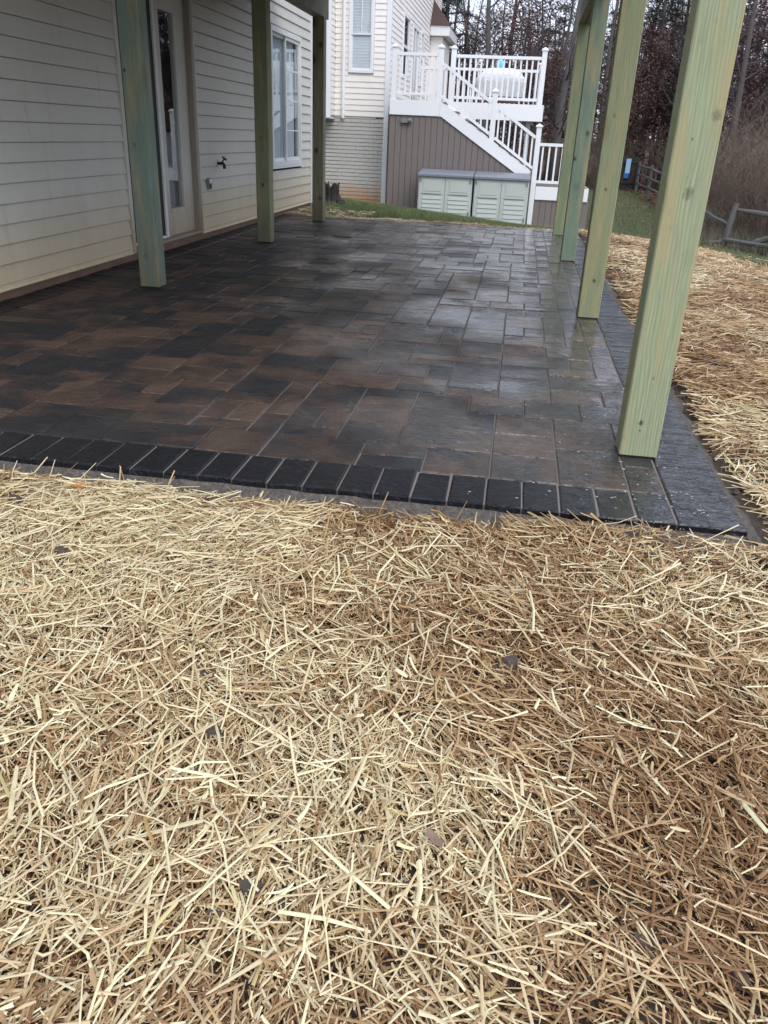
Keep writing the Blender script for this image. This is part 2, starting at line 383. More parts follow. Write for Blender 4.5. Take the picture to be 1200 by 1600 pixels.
colg = np.broadcast_to(soil, X.shape + (3,)) * (0.7 + .6 * fbm(X, Y, 5, 2))[..., None]
def grassmask(x, y):
    n = (fbm(x, y, .9, 21) - .5) * 1.2
    a = np.clip((y - 11.75 + n * .3) * 4, 0, 1) * np.clip((3.0 - x + n) * 2, 0, 1)
    edge = x - (2.15 + (y - 11) * -.05) # straw sweeps out to about here on the open side
    b = np.clip((x - (3.35 + (y - 11.4) * -.06) + n * .25) * 4, 0, 1)
    a2 = np.clip((y - 14.9 + n * .4 - (x < .9) * -3.1) * 3, 0, 1)
    return np.clip(np.maximum(np.maximum(a * ((x < .9) | (y > 14.8)), b), a2 * (y > 12)), 0, 1)
def fence_x(y): return np.where(y > 18, 4.24 - (y - 18) * .018, 4.24 + (18 - y) * 1.1)
def littermask(x, y):
    return np.clip((x - fence_x(y) + .5 + (fbm(x, y, 1.1, 31) - .5) * 1.6) * 1.5, 0, 1) * (y > 5) + np.clip((y - 30) / 2, 0, 1)
gm = grassmask(X, Y); lm = np.clip(littermask(X, Y), 0, 1)
colg = blend(blend(colg, gsoil * (.7 + .6 * nz)[..., None], gm), lit * (.6 + .8 * nz)[..., None], lm)
m = npmesh('ground', np.stack([X, Y, Zg], -1).reshape(-1, 3), F, 'ground', colg.reshape(-1, 3), True)
tag(link('ground', m), kind='structure')

# grey bedding sand haunch round the paving
def strip(path, w0, w1, name):
    V = []; Fc = []; n = len(path)
    for i, (px, py, nxx, nyy) in enumerate(path):
        w = w0 + (w1 - w0) * fbm(px, py, 7, 5)
        for j, t in enumerate(np.linspace(0, 1, 6)):
            qx = px + nxx * w * t; qy = py + nyy * w * t
            z = -.022 * (1 - t) + (T(qx, qy) - .006) * t + (fbm(qx * 1.0, qy, 18, 6) - .5) * .018 * (1 - abs(t - .4))
            V.append((qx, qy, z))
    for i in range(n - 1):
        for j in range(5): Fc.append((i * 6 + j, i * 6 + j + 1, i * 6 + 7 + j, i * 6 + 6 + j))
    mb = MB(); mb.poly(V, Fc); return tag(mb.build(name, 'sand', smooth=True), kind='structure')
strip([(x, PY0 + .004, 0, -1) for x in np.arange(-3.3, PX1 + .05, .035)], .02, .12, 'bedding_sand')
strip([(PX1 - .004, y, 1, 0) for y in np.arange(PY0 - .02, 9, .05)], .02, .13, 'bedding_sand')

# ---------------------------------------------------------------- patio and pavers
patio = MB().box(PX0 + .002, PY0 + .012, -.072, PX1 - .012, PY1 - .012, -.0062).build('patio', 'joint')
tag(patio, kind='structure')
U = .12
def paver_geo(x0, y0, x1, y1, gap=.0023, ch=.004, hz=None):
    h = rnd.gauss(0, .0011) if hz is None else hz; tx = rnd.gauss(0, .004); ty = rnd.gauss(0, .004)
    x0 += gap; y0 += gap; x1 -= gap; y1 -= gap; cx, cy = (x0 + x1) / 2, (y0 + y1) / 2
    def ring(ins, z, jit):
        pts = []
        for (a, b), (c_, d_) in (((x0, y0), (x1, y0)), ((x1, y0), (x1, y1)), ((x1, y1), (x0, y1)), ((x0, y1), (x0, y0))):
            for t in (0.0, .5):
                px = a + (c_ - a) * t; py = b + (d_ - b) * t
                px += (cx - px) / max(abs(cx - px), 1e-6) * ins * (abs(cx - px) > .005); py += (cy - py) / max(abs(cy - py), 1e-6) * ins * (abs(cy - py) > .005)
                pts.append((px + rnd.uniform(-jit, jit), py + rnd.uniform(-jit, jit), z + (px - cx) * tx + (py - cy) * ty if z > -.02 else z))
        return pts
    v = ring(0, -.05, 0) + ring(0, -.005 + h, .0006) + ring(ch, h, .0012)
    f = [(i + 8 * k, (i + 1) % 8 + 8 * k, (i + 1) % 8 + 8 * k + 8, i + 8 * k + 8) for k in (0, 1) for i in range(8)] + [tuple(range(16, 24))]
    return v, f
def tone_attr(m, vals):
    a = m.attributes.new('tone', 'FLOAT', 'POINT'); a.data.foreach_set('value', np.array(vals, dtype=np.float32))
# field: greedy ashlar fill on a .12 m grid
fx0, fy0, fx1 = -3.005, 2.613, .600
nU = 30; mU = 74; occ = [[False] * mU for _ in range(nU)]
ux = (fx1 - fx0) / nU
fields = []
for j in range(mU):
    for i in range(nU):
        if occ[i][j]: continue
        opts = [((3, 2), 2.6), ((2, 2), 4), ((2, 1), 4.5), ((3, 1), 1.2), ((1, 2), 1.0), ((2, 3), .8)]; rnd.shuffle(opts)
        opts.sort(key=lambda o: -rnd.random() ** (1 / o[1]))
        opts.append(((1, 1), 0)); 
        for (w, h), _ in opts:
            if i + w <= nU and j + h <= mU and all(not occ[a][b] for a in range(i, i + w) for b in range(j, j + h)):
                for a in range(i, i + w):
                    for b in range(j, j + h): occ[a][b] = True
                fields.append((fx0 + i * ux, fy0 + j * U, fx0 + (i + w) * ux, fy0 + (j + h) * U)); break
fields = [f for f in fields if f[1] < 11.43]
fields.sort(key=lambda f: f[1] + max(0, (-f[0] - f[1] * .62 - .2)) * 3)
restv, restf, restt = [], [], []
for k, f in enumerate(fields):
    v, fc = paver_geo(*f); t = rnd.random()
    if k < 299:
        mb = MB().poly(v, fc); o = mb.build('paver', 'paver', patio); tone_attr(o.data, [t] * len(v))
    else:
        b = len(restv); restv += v; restf += [tuple(b + i for i in q) for q in fc]; restt += [t] * len(v)
o = MB().poly(restv, restf).build('far_pavers', 'paver', patio); tone_attr(o.data, restt); o['kind'] = 'stuff'
def border(x0, y0, x1, y1):
    v, fc = paver_geo(x0, y0, x1, y1, .0032, .006); o = MB().poly(v, fc).build('border_paver', 'border', patio); tone_attr(o.data, [rnd.random()] * len(v))
x = .5995
while x > -3.2: border(x - .1215, PY0, x, PY0 + .2325); x -= .1215
y = PY0
while y < 11.5: border(.600, y, PX1, y + .128); y += .128
y = PY0 + .233
while y < 11.5: border(PX0 + .004, y, -3.005, y + .128); y += .128
# beads of rain lying on the wet paving
mb = MB()
for k in range(300):
    yy = 2.45 + 7 * rnd.random() ** 1.7; xx = .72 - abs(rnd.gauss(0, .34)); r = rnd.uniform(.0012, .0034)
    el = rnd.uniform(1, 2.4); a = rnd.uniform(-.6, .6)
    ring = [(xx + r * el * math.cos(t) * math.cos(a) - r * math.sin(t) * math.sin(a), yy + r * el * math.cos(t) * math.sin(a) + r * math.sin(t) * math.cos(a)) for t in [i * math.pi / 3 for i in range(6)]]
    mb.poly([(q[0], q[1], .002) for q in ring] + [(xx + (q[0] - xx) * .6, yy + (q[1] - yy) * .6, .002 + r * .5) for q in ring], [(i, (i + 1) % 6, 6 + (i + 1) % 6, 6 + i) for i in range(6)] + [tuple(range(6, 12))])
tag(mb.build('rain_bubbles', 'bubble', patio), kind='stuff')

# ---------------------------------------------------------------- deck overhead (posts, beams, joists, boards)
deck = thing('deck', 'green pressure treated lumber deck raised on square posts over the paver patio', 'deck')
YS = [2.952, 5.59, 8.427, 10.823]; XR, XL, W = .476, -2.630, .14; BZ = 2.29
tints = {('R', 0): ((.31, .35, .205), (.38, .42, .26), 'pale green square post with grey knots'), ('R', 1): ((.275, .30, .165), (.325, .345, .20), 'olive green square post'),
         ('R', 2): ((.19, .265, .20), (.23, .31, .23), 'bluish green square post'), ('R', 3): ((.22, .29, .17), (.27, .32, .19), 'grey green square post'),
         ('L', 0): ((.25, .33, .24), (.29, .37, .27), None), ('L', 1): ((.205, .275, .225), (.25, .325, .265), 'scuffed teal green square post by the sliding door'),
         ('L', 2): ((.23, .26, .16), (.28, .31, .19), 'dull green square post beside the window'), ('L', 3): ((.22, .21, .14), (.30, .30, .20), 'weathered brown green square post at the house corner')}
KN = {('R', 0): ((.074, .925, .016, .55), (.115, 1.155, .014, .45), (.060, .13, .008, .95), (.056, 1.085, .004, .8), (.075, .30, .006, .4), (.060, .10, .004, .8)),
      ('R', 1): ((.065, .80, .010, .7), (.075, .24, .011, .95), (.05, 1.22, .012, .4)), ('R', 2): ((.10, 1.14, .018, .9), (.015, .92, .016, .95), (.06, .68, .03, .3)),
      ('L', 1): ((.02, 1.37, .010, .95), (.06, .21, .02, .4), (.045, .93, .012, .5)), ('L', 2): ((.07, .55, .018, .8), (.06, .98, .014, .6)), ('L', 3): ((.05, .84, .03, .9), (.10, .28, .02, .9), (.1, 2.0, .03, .8))}
k = 0
for side, xx in (('L', XL), ('R', XR)):
    for i, yy in enumerate(YS):
        c0, c1, lb = tints[(side, i)]; k += 1
        m = wood_mat('treated_post_%d' % k, c0, c1, k * 1.37 % 5, dz=.55 if (side, i) == ('L', 1) else .2 if side == 'L' else .02, knots=KN.get((side, i), ()))
        o = MB().cbox(0, 0, 0, W, W, BZ - .004, .005).build('post', m, deck, (xx, yy, .0075))
        MB().box(.004, .004, -.0068, W - .004, W - .004, -.0005).build('post_base', 'blackmetal', o)
        if lb: o['label'] = lb
for xx in (XL, XR):
    for dx in (0.001, .075):
        MB().box(0, 0, 0, .064, 8.36, .26).build('beam', 'lumber', deck, (xx + dx, 2.72, BZ + .004))
y = 2.72; n = 0
while y < 11.04:
    MB().box(-3.18, y, BZ + .268, .66, y + .038, BZ + .453).build('joist', 'lumber', deck); y += .4
MB().box(-3.2, 2.68, BZ + .268, -3.182, 11.08, BZ + .453).build('ledger', 'lumber', deck)
MB().box(.662, 2.68, BZ + .268, .70, 11.08, BZ + .49).build('rim_board', 'lumber', deck)
x = -3.19
while x < .60:
    MB().box(x, 2.66, BZ + .456, x + .1425, 11.08, BZ + .484).build('deck_board', 'lumber', deck); x += .144

# ---------------------------------------------------------------- own house
house = thing('house', 'cream vinyl sided house wall with sliding door beside the paver patio', 'house')
HX = -3.222
LAP = .1195
def board(par, mat, y0, y1, z0, z1, x=HX, d=.019):
    z1 -= .0035
    MB().prism([(x - .01, z0), (x + d - .003, z0), (x + d, z0 + .004), (x + d, z0 + .010), (x + .0035, z1), (x - .01, z1)], 'y', y0, y1).build('siding_board', mat, par)
D0, D1, WY0, WY1, WZ0, WZ1 = 6.80, 8.375, 11.0, 12.49, .625, 2.23
z = .092; HEND = 13.12
while z < 2.85:
    z1 = z + LAP
    board(house, 'siding', 1.0, D0 - .07, z, z1 + .001)
    if z > WZ0 - .1 and z < WZ1 - .02:
        board(house, 'siding', D1 + .03, WY0 - .02, z, z1 + .001); board(house, 'siding', WY1 + .02, HEND - .05, z, z1 + .001)
    else: board(house, 'siding', D1 + .03, HEND - .05, z, z1 + .001)
    z = z1
MB().box(HX - 5, 1.0, .085, HX - .22, HEND, 5.6).build('wall_core', 'void', house)
MB().box(HX - .22, 1.0, 2.86, HX + .008, HEND, 5.6).build('upper_wall', 'siding', house)
for a, b in ((1.0, D0 - .02), (D1 + .02, WY0), (WY1, HEND)): MB().box(HX - .22, a, .075, HX - .012, b, 2.855).build('sheathing', 'void', house)
MB().box(HX - .22, WY0, .075, HX - .012, WY1, WZ0).build('sheathing', 'void', house)
MB().box(HX - .22, WY0, WZ1, HX - .012, WY1, 2.855).build('sheathing', 'void', house)
MB().box(HX - .22, D0 - .02, 2.2, HX - .012, D1 + .02, 2.855).build('sheathing', 'siding', house)
MB().box(HX - .4, 1.0, -.3, HX - .004, HEND, .073).build('foundation', 'found', house)
for a, b in ((1.0, D0 - .07), (D1 + .03, HEND - .05)):
    o = MB().prism([(HX - .01, .056), (HX + .024, .056), (HX + .024, .064), (HX + .016, .07), (HX + .016, .0915), (HX - .01, .0915)], 'y', a, b).build('starter_strip', 'yellow', house)
MB().box(HX - .02, HEND - .049, .05, HX + .03, HEND + .02, 5.5).build('corner_trim', 'trim', house)
MB().prism([(HX, .06), (HX + .028, .06), (HX + .028, 2.3), (HX, 2.3)], 'y', D0 - .068, D0 - .035).build('door_trim', 'dirtytrim', house)
MB().prism([(HX - .02, .06), (HX + .020, .06), (HX + .020, 2.3), (HX - .02, 2.3)], 'y', D0 - .033, D0 - .003).build('door_trim', 'dirtytrim', house)
MB().box(HX - .02, D1 + .002, .05, HX + .026, D1 + .028, 2.3).build('door_trim', 'dirtytrim', house)
MB().box(HX - .02, D0, 2.12, HX + .022, D1, 2.2).build('door_trim', 'dirtytrim', house)
# sliding door
door = bpy.data.objects.new('sliding_door', None); COL.objects.link(door); door.parent = house
DX = HX - .10
MB().box(HX - .16, D1 - .03, .10, HX + .0, D1, 2.12).build('jamb', 'jamb', door)
MB().box(HX - .16, D0, .10, HX + .0, D0 + .03, 2.12).build('jamb', 'jamb', door)
MB().box(HX - .18, D0, .074, HX + .03, D1, .098).build('threshold', 'jamb', door)
MB().box(HX - .10, D0 + .03, .10, HX - .028, 7.635, .118).build('sill_track', 'trim', door)
# screen panel in front
SY1 = 7.635
MB().box(HX - .055, D0 + .03, .122, HX - .045, SY1 - .05, 2.1).build('screen', 'dark', door)
MB().box(HX - .065, SY1 - .05, .12, HX - .03, SY1, 2.11).build('screen_frame', 'trim', door)
MB().box(HX - .065, D0 + .031, .12, HX - .03, D0 + .07, 2.11).build('screen_frame', 'trim', door)
# fixed glass leaf: stiles, kick rail, pane, curtain
gy0, gy1, gz0, gz1 = 7.76, 8.10, .34, 1.98
MB().box(DX, 7.60, .10, DX + .05, gy0, 2.115).build('stile', 'dirtytrim', door)
MB().box(DX, gy1, .10, DX + .05, D1 - .031, 2.115).build('stile', 'dirtytrim', door)
MB().box(DX, gy0, gz1, DX + .05, gy1, 2.115).build('top_rail', 'dirtytrim', door)
MB().box(DX, gy0, .10, DX + .05, gy1, gz0 - .035).build('kick_panel', 'dirtytrim', door)
MB().box(DX, gy0, gz0 - .034, DX + .062, gy1, gz0).build('glazing_bead', 'dirtytrim', door)
MB().box(DX + .02, gy0, gz0, DX + .026, gy1, gz1).build('glass', 'glass', door)
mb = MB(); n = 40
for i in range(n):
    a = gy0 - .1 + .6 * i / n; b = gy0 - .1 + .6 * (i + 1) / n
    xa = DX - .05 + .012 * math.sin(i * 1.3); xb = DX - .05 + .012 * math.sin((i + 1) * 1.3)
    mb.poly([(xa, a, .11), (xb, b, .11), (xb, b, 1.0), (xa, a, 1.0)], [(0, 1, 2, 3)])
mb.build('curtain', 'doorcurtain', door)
# slider window
win = bpy.data.objects.new('window', None); COL.objects.link(win); win.parent = house
def frame(par, name, mat, y0, y1, z0, z1, w, xa, xb):
    MB().box(xa, y0, z0, xb, y0 + w, z1).build(name, mat, par); MB().box(xa, y1 - w, z0, xb, y1, z1).build(name, mat, par)
    MB().box(xa, y0 + w, z0, xb, y1 - w, z0 + w).build(name, mat, par); MB().box(xa, y0 + w, z1 - w, xb, y1 - w, z1).build(name, mat, par)
frame(win, 'frame', 'trim', WY0, WY1, WZ0, WZ1, .06, HX - .05, HX + .03)
frame(win, 'sash', 'trim', 11.06, 11.77, WZ0 + .061, WZ1 - .061, .035, HX - .045, HX - .015)
frame(win, 'sash', 'trim', 11.715, 12.43, WZ0 + .061, WZ1 - .061, .04, HX - .012, HX + .012)
MB().box(HX - .033, 11.095, WZ0 + .096, HX - .029, 11.735, WZ1 - .096).build('pane', 'glass', win)
MB().box(HX - .002, 11.755, WZ0 + .101, HX + .002, 12.39, WZ1 - .101).build('pane', 'glass', win)
for zz in (1.79, 1.43, 1.06): MB().box(HX + .003, 11.756, zz - .009, HX + .008, 12.389, zz + .009).build('muntin', 'trim', win)
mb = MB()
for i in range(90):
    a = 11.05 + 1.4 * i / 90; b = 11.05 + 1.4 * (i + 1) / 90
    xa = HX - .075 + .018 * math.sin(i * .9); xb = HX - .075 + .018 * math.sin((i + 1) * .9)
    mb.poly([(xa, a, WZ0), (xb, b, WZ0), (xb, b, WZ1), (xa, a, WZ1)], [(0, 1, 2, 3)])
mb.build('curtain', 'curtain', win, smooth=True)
MB().box(HX - .02, WY0 - .03, WZ0 - .028, HX + .035, WY1 + .03, WZ0 - .003).build('sill', 'trim', win)
# hose tap
tap = bpy.data.objects.new('hose_tap', None); COL.objects.link(tap); tap.parent = house
ty, tzz = 8.93, .715
MB().tube([(HX, ty, tzz), (HX + .075, ty, tzz + .002)], [.016, .014], 8).build('pipe', 'blackmetal', tap)
MB().tube([(HX + .008, ty, tzz), (HX + .014, ty, tzz)], [.032, .03], 10).build('flange', 'blackmetal', tap)
MB().tube([(HX + .07, ty, tzz + .005), (HX + .088, ty, tzz - .012), (HX + .092, ty, tzz - .05)], [.015, .016, .017], 8).build('spout', 'blackmetal', tap)
MB().tube([(HX + .06, ty, tzz + .005), (HX + .092, ty, tzz + .05)], [.008, .007], 6).build('stem', 'blackmetal', tap)
MB().tube([(HX + .090, ty, tzz + .046), (HX + .098, ty, tzz + .057)], [.03, .029], 8).build('handle', 'blackmetal', tap)
ob = bpy.data.objects.new('outlet_box', None); COL.objects.link(ob); ob.parent = house
MB().box(HX + .008, 8.57, .475, HX + .04, 8.655, .585).build('cover', 'greybox', ob)
MB().box(HX + .041, 8.585, .535, HX + .05, 8.64, .575).build('flap', 'trim', ob)
MB().box(HX + .041, 8.59, .485, HX + .046, 8.635, .525).build('socket', 'blackmetal', ob)

# ---------------------------------------------------------------- neighbouring house
nh = thing('house', 'pale cream neighbouring house with shuttered window and painted brick base', 'house')
NY = 19.5; SX = -3.05; NL = .113
def boardx(par, x0, x1, z0, z1, y, d=.016):
    MB().prism([(y + .01, z0), (y - d, z0), (y - d, z0 + .008), (y - .003, z1), (y + .01, z1)], 'x', x0, x1).build('siding_board', 'nsiding', par)
nwx0, nwx1, nwz0, nwz1 = -3.93, -3.38, 2.25, 3.75
z = 1.40
while z < 6.2:
    z1 = z + NL
    if z1 > nwz0 and z < nwz1:
        boardx(nh, -4.225, nwx0 - .004, z, z1, NY); boardx(nh, nwx1 + .004, SX - .07, z, z1, NY)
    else: boardx(nh, -4.225, SX - .07, z, z1, NY)
    boardx(nh, -7.0, -4.32, z, z1, NY - .5)
    MB().prism([(-4.235, z), (-4.235 + .016, z), (-4.235 + .016, z + .008), (-4.235 + .003, z1), (-4.245, z1)], 'y', NY - .46, NY - .012).build('siding_board', 'nsiding', nh)
    z = z1
MB().box(-7.5, NY + .012, 1.36, -3.3, 30, 6.3).build('wall_core', 'nsiding', nh)
MB().box(-7.2, NY - .486, 1.36, -4.26, NY + .010, 6.3).build('bump_out_core', 'nsiding', nh)
MB().box(-7.2, NY - .49, 1.325, -4.225, NY + .0, 1.357).build('soffit', 'trim', nh)
MB().box(-4.31, NY - .53, 1.34, -4.215, NY - .465, 6.2).build('corner_trim', 'pvc', nh)
MB().box(SX - .068, NY - .03, -.55, SX + .035, NY + .055, 6.2).build('corner_trim', 'pvc', nh)
mb = MB().tube([(-4.03, NY - .06, 6.0), (-4.03, NY - .06, 1.35)], [.035, .035], 8); mb.build('downspout', 'pvc', nh)
MB().box(-4.15, NY + .03, -.6, SX - .07, NY + .2, 1.36).build('brick_backing', 'mortar', nh)
mb = MB().cbox(0, 0, 0, .2015, .03, .066, .002); bm_ = mb.mesh('brick'); bm_.materials.append(MT['brick'])
for r in range(24):
    zz = -.55 + r * .0795
    for c_ in range(10):
        x0 = SX - .075 - (c_ + 1) * .2045 + (.1 if r % 2 else 0)
        o = link('brick', bm_, nh); o.location = (x0, NY + .004 + rnd.uniform(0, .003), zz)
MB().box(-7.0, NY + .1, -.6, -4.16, NY + .4, 1.32).build('foundation', 'mortar', nh)
# front window with blinds
nw = bpy.data.objects.new('window', None); COL.objects.link(nw); nw.parent = nh
def framex(par, name, mat, x0, x1, z0, z1, w, ya, yb):
    MB().box(x0, ya, z0, x0 + w, yb, z1).build(name, mat, par); MB().box(x1 - w, ya, z0, x1, yb, z1).build(name, mat, par)
    MB().box(x0 + w, ya, z0, x1 - w, yb, z0 + w).build(name, mat, par); MB().box(x0 + w, ya, z1 - w, x1 - w, yb, z1).build(name, mat, par)
framex(nw, 'frame', 'pvc', nwx0, nwx1, nwz0, nwz1, .055, NY - .04, NY + .02)
framex(nw, 'sash', 'pvc', nwx0 + .056, nwx1 - .056, nwz0 + .056, 2.985, .025, NY - .015, NY + .008)
framex(nw, 'sash', 'pvc', nwx0 + .056, nwx1 - .056, 2.965, nwz1 - .056, .025, NY - .032, NY - .017)
MB().box(nwx0 + .08, NY - .004, nwz0 + .08, nwx1 - .08, NY - .001, 2.96).build('pane', 'glass', nw)
MB().box(nwx0 + .08, NY - .026, 2.99, nwx1 - .08, NY - .023, nwz1 - .08).build('pane', 'glass', nw)
MB().box((nwx0 + nwx1) / 2 - .008, NY - .034, 2.99, (nwx0 + nwx1) / 2 + .008, NY - .0275, nwz1 - .08).build('muntin', 'pvc', nw)
MB().box(nwx0 + .05, NY + .0215, nwz0 + .05, nwx1 - .05, NY + .025, nwz1).build('dark_backing', 'void', nw)  # added near-black panel, its colour stands in for the unlit room behind the blinds
sm = MB().poly([(0, 0, 0), (.42, 0, 0), (.42, .008, .05), (0, .008, .05)], [(0, 1, 2, 3)]).mesh('blind_slat'); sm.materials.append(MT['blind'])
for i in range(25):
    o = link('blind_slat', sm, nw); o.location = (nwx0 + .07, NY + .009, nwz0 + .08 + i * .056)
# side wall with windows and small bay
SEGS = [(NY + .06, 21.45), (22.55, 23.15), (24.4, 24.95), (25.5, 30.0)]
z = 1.62
while z < 6.2:
    z1 = z + NL
    segs = SEGS if 2.3 < z1 and z < 3.62 else [(NY + .06, 23.15), (24.4, 30.0)] if z < 3.62 else [(NY + .06, 30.0)]
    for a, b in segs:
        MB().prism([(SX - .01, z), (SX + .016, z), (SX + .016, z + .008), (SX + .003, z1), (SX - .01, z1)], 'y', a, b).build('siding_board', 'nsiding', nh)
    z = z1
MB().box(-3.29, NY + .06, -.5, SX - .012, 30, 1.6).build('side_foundation', 'mortar', nh)
MB().box(-3.29, NY + .06, 1.61, SX - .08, 30, 6.2).build('side_core', 'void', nh)
for a, b, z0, z1 in ((21.45, 22.55, 2.30, 3.66), (24.95, 25.5, 2.3, 3.66)):
    w_ = bpy.data.objects.new('window', None); COL.objects.link(w_); w_.parent = nh
    frame(w_, 'frame', 'pvc', a, b, z0, z1, .09, SX - .02, SX + .03)
    MB().box(SX - .012, a + .09, (z0 + z1) / 2 - .03, SX + .02, b - .09, (z0 + z1) / 2 + .03).build('meeting_rail', 'pvc', w_)
    MB().box(SX - .005, a + .09, z0 + .09, SX, b - .09, (z0 + z1) / 2 - .031).build('pane', 'glass', w_)
    MB().box(SX - .005, a + .09, (z0 + z1) / 2 + .031, SX, b - .09, z1 - .09).build('pane', 'glass', w_)
w_ = bpy.data.objects.new('patio_door', None); COL.objects.link(w_); w_.parent = nh
frame(w_, 'frame', 'pvc', 23.16, 24.39, 1.74, 3.62, .1, SX - .02, SX + .035)
MB().box(SX - .005, 23.26, 1.84, SX, 24.29, 3.52).build('pane', 'glass', w_)
MB().box(SX - .012, 23.75, 1.841, SX + .025, 23.87, 3.519).build('stile', 'pvc', w_)
bay = bpy.data.objects.new('bay', None); COL.objects.link(bay); bay.parent = nh
MB().box(SX + .02, 27.2, 1.2, SX + .38, 29.6, 3.72).build('bay_wall', 'nsiding', bay)
MB().box(SX + .02, 27.0, 3.73, SX + .58, 29.8, 3.98).build('fascia', 'pvc', bay)
MB().poly([(SX + .018, 26.95, 3.985), (SX + .60, 26.95, 3.985), (SX + .60, 29.85, 3.985), (SX + .018, 29.85, 3.985), (SX + .018, 27.6, 4.7), (SX + .018, 29.2, 4.7)],
          [(0, 1, 4), (1, 2, 5, 4), (2, 3, 5), (0, 4, 5, 3), (0, 3, 2, 1)]).build('roof', 'shingle', bay)
MB().poly([(-8, 18.6, 6.15), (SX + .45, 18.6, 6.15), (SX + .45, 30.4, 6.15), (-8, 30.4, 6.15), (-5.2, 21, 8.4), (-5.2, 28, 8.4)],
          [(0, 1, 4), (1, 2, 5, 4), (2, 3, 5), (0, 4, 5, 3), (0, 3, 2, 1)]).build('roof', 'shingle', nh)

# ---------------------------------------------------------------- neighbour's white deck with stairs
nd = thing('deck', 'white railed deck with side stairs and taupe plank skirting beside neighbouring house', 'deck')
FY = 18.6
def npost(x, y, z0, z1, w=.105):
    o = MB().cbox(x - w / 2, y - w / 2, z0, x + w / 2, y + w / 2, z1 - .06, .006).build('railing_post', 'pvc', nd)
    h = w / 2 + .018
    MB().poly([(x - h, y - h, z1 - .058), (x + h, y - h, z1 - .058), (x + h, y + h, z1 - .058), (x - h, y + h, z1 - .058),
               (x - h, y - h, z1 - .03), (x + h, y - h, z1 - .03), (x + h, y + h, z1 - .03), (x - h, y + h, z1 - .03), (x, y, z1 + .012)],
              [(0, 3, 2, 1), (0, 1, 5, 4), (1, 2, 6, 5), (2, 3, 7, 6), (3, 0, 4, 7), (4, 5, 8), (5, 6, 8), (6, 7, 8), (7, 4, 8)]).build('post_cap', 'pvc', o)
def railing(p0, p1, hb, ht, step=.118, bw=.036):
    p0 = Vector(p0); p1 = Vector(p1)
    up = Vector((0, 0, 1))
    MB().bar(p0 + up * ht, p1 + up * ht, .075, .06).build('top_rail', 'pvc', nd)
    MB().bar(p0 + up * hb, p1 + up * hb, .055, .055).build('bottom_rail', 'pvc', nd)
    L = math.hypot(p1.x - p0.x, p1.y - p0.y); n = max(1, int(L / step)); sl_ = (p1.z - p0.z) / L
    for i in range(n):
        q = p0.lerp(p1, (i + .5) / n); h = bw / 2; e = abs(sl_) * h
        MB().box(q.x - h, q.y - h, q.z + hb + .026 - e, q.x + h, q.y + h, q.z + ht - .03 + e).build('baluster', 'pvc', nd)
LF = 1.71
# upper landing
MB().box(-2.86, FY, 1.45, -1.80, FY + .03, LF + .02).build('fascia', 'pvc', nd)
MB().box(-2.86, FY + .032, LF - .02, -1.72, NY + .2, LF + .008).build('landing_floor', 'skirt', nd)
npost(-2.79, FY + .06, LF + .01, 2.74); npost(-1.84, FY + .06, LF + .01, 2.75)
railing((-2.735, FY + .06, LF), (-1.895, FY + .06, LF), .14, .86)
# stairs
ST = [(-1.797, 1.73), (.20, .475), (.20, .435), (-.11, .42), (-1.78, 1.452), (-1.797, 1.452)]
MB().prism(ST, 'y', FY + .002, FY + .034).build('stringer', 'pvc', nd)
MB().prism(ST, 'y', FY + .87, FY + .90).build('stringer', 'pvc', nd)
for i in range(8):
    xx = -1.70 + i * .245; zz = 1.71 - (i + 1) * .155
    MB().box(xx, FY + .036, zz - .028, xx + .27, FY + .868, zz).build('tread', 'skirt', nd)
    MB().box(xx - .012, FY + .036, zz + .001, xx, FY + .868, zz + .125).build('riser', 'pvc', nd)
npost(-.68, FY + .06, .98, 1.99); npost(.285, FY + .06, -.66, 1.38)
def sz(x): return 1.75 + (x + 1.80) * (.475 - 1.75) / 2.0
railing((-1.785, FY + .06, sz(-1.785)), (-.735, FY + .06, sz(-.735)), .085, .67)
railing((-.625, FY + .06, sz(-.625)), (.23, FY + .06, sz(.23)), .085, .67)
# skirting planks
x = -2.855; pw = .1275
while x < .20:
    xm = x + pw
    top = 1.447 if xm < -1.78 else min(1.447, .42 + (-.11 - xm) * (1.452 - .42) / 1.67) if x < -.25 else .40
    top0 = 1.447 if x < -1.78 else .42 + (-.11 - x) * (1.452 - .42) / 1.67 if x < -.25 else .40
    if top > -.2:
        MB().prism([(x + .004, -.75), (xm - .004, -.75), (xm - .004, top), (x + .004, max(top, top0))], 'y', FY + .036, FY + .06).build('skirting_plank', 'skirt', nd)
    x = xm
MB().box(-2.85, FY + .065, -.75, .2, FY + .075, .38).build('skirting_backer', 'dark', nd)  # dark sheets added so plank gaps look shaded instead of showing daylight behind
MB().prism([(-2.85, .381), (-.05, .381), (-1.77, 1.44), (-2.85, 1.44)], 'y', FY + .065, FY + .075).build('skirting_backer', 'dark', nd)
# lower landing
MB().box(.345, FY + .01, -.07, 1.42, FY + .04, .19).build('fascia', 'pvc', nd)
MB().box(1.421, FY + .01, -.07, 1.45, FY + 1.1, .19).build('fascia', 'pvc', nd)
MB().box(.345, FY + .041, .17, 1.42, FY + 1.1, .2).build('landing_floor', 'skirt', nd)
x = .345
while x < 1.40:
    MB().box(x + .004, FY + .045, -.62, x + pw - .004, FY + .065, -.072).build('skirting_plank', 'skirt', nd); x += pw
MB().box(.35, FY + .067, -.72, 1.4, FY + .077, -.075).build('skirting_backer', 'dark', nd)  # same added dark sheet, darkens the gaps under the lower landing
MB().box(.345, FY - .02, -.72, 1.47, FY + .044, -.625).build('base_trim', 'pvc', nd)
railing((.34, FY + .06, .2), (1.02, FY + .06, .2), .08, .80)
npost(1.08, FY + .06, .2, 1.38)
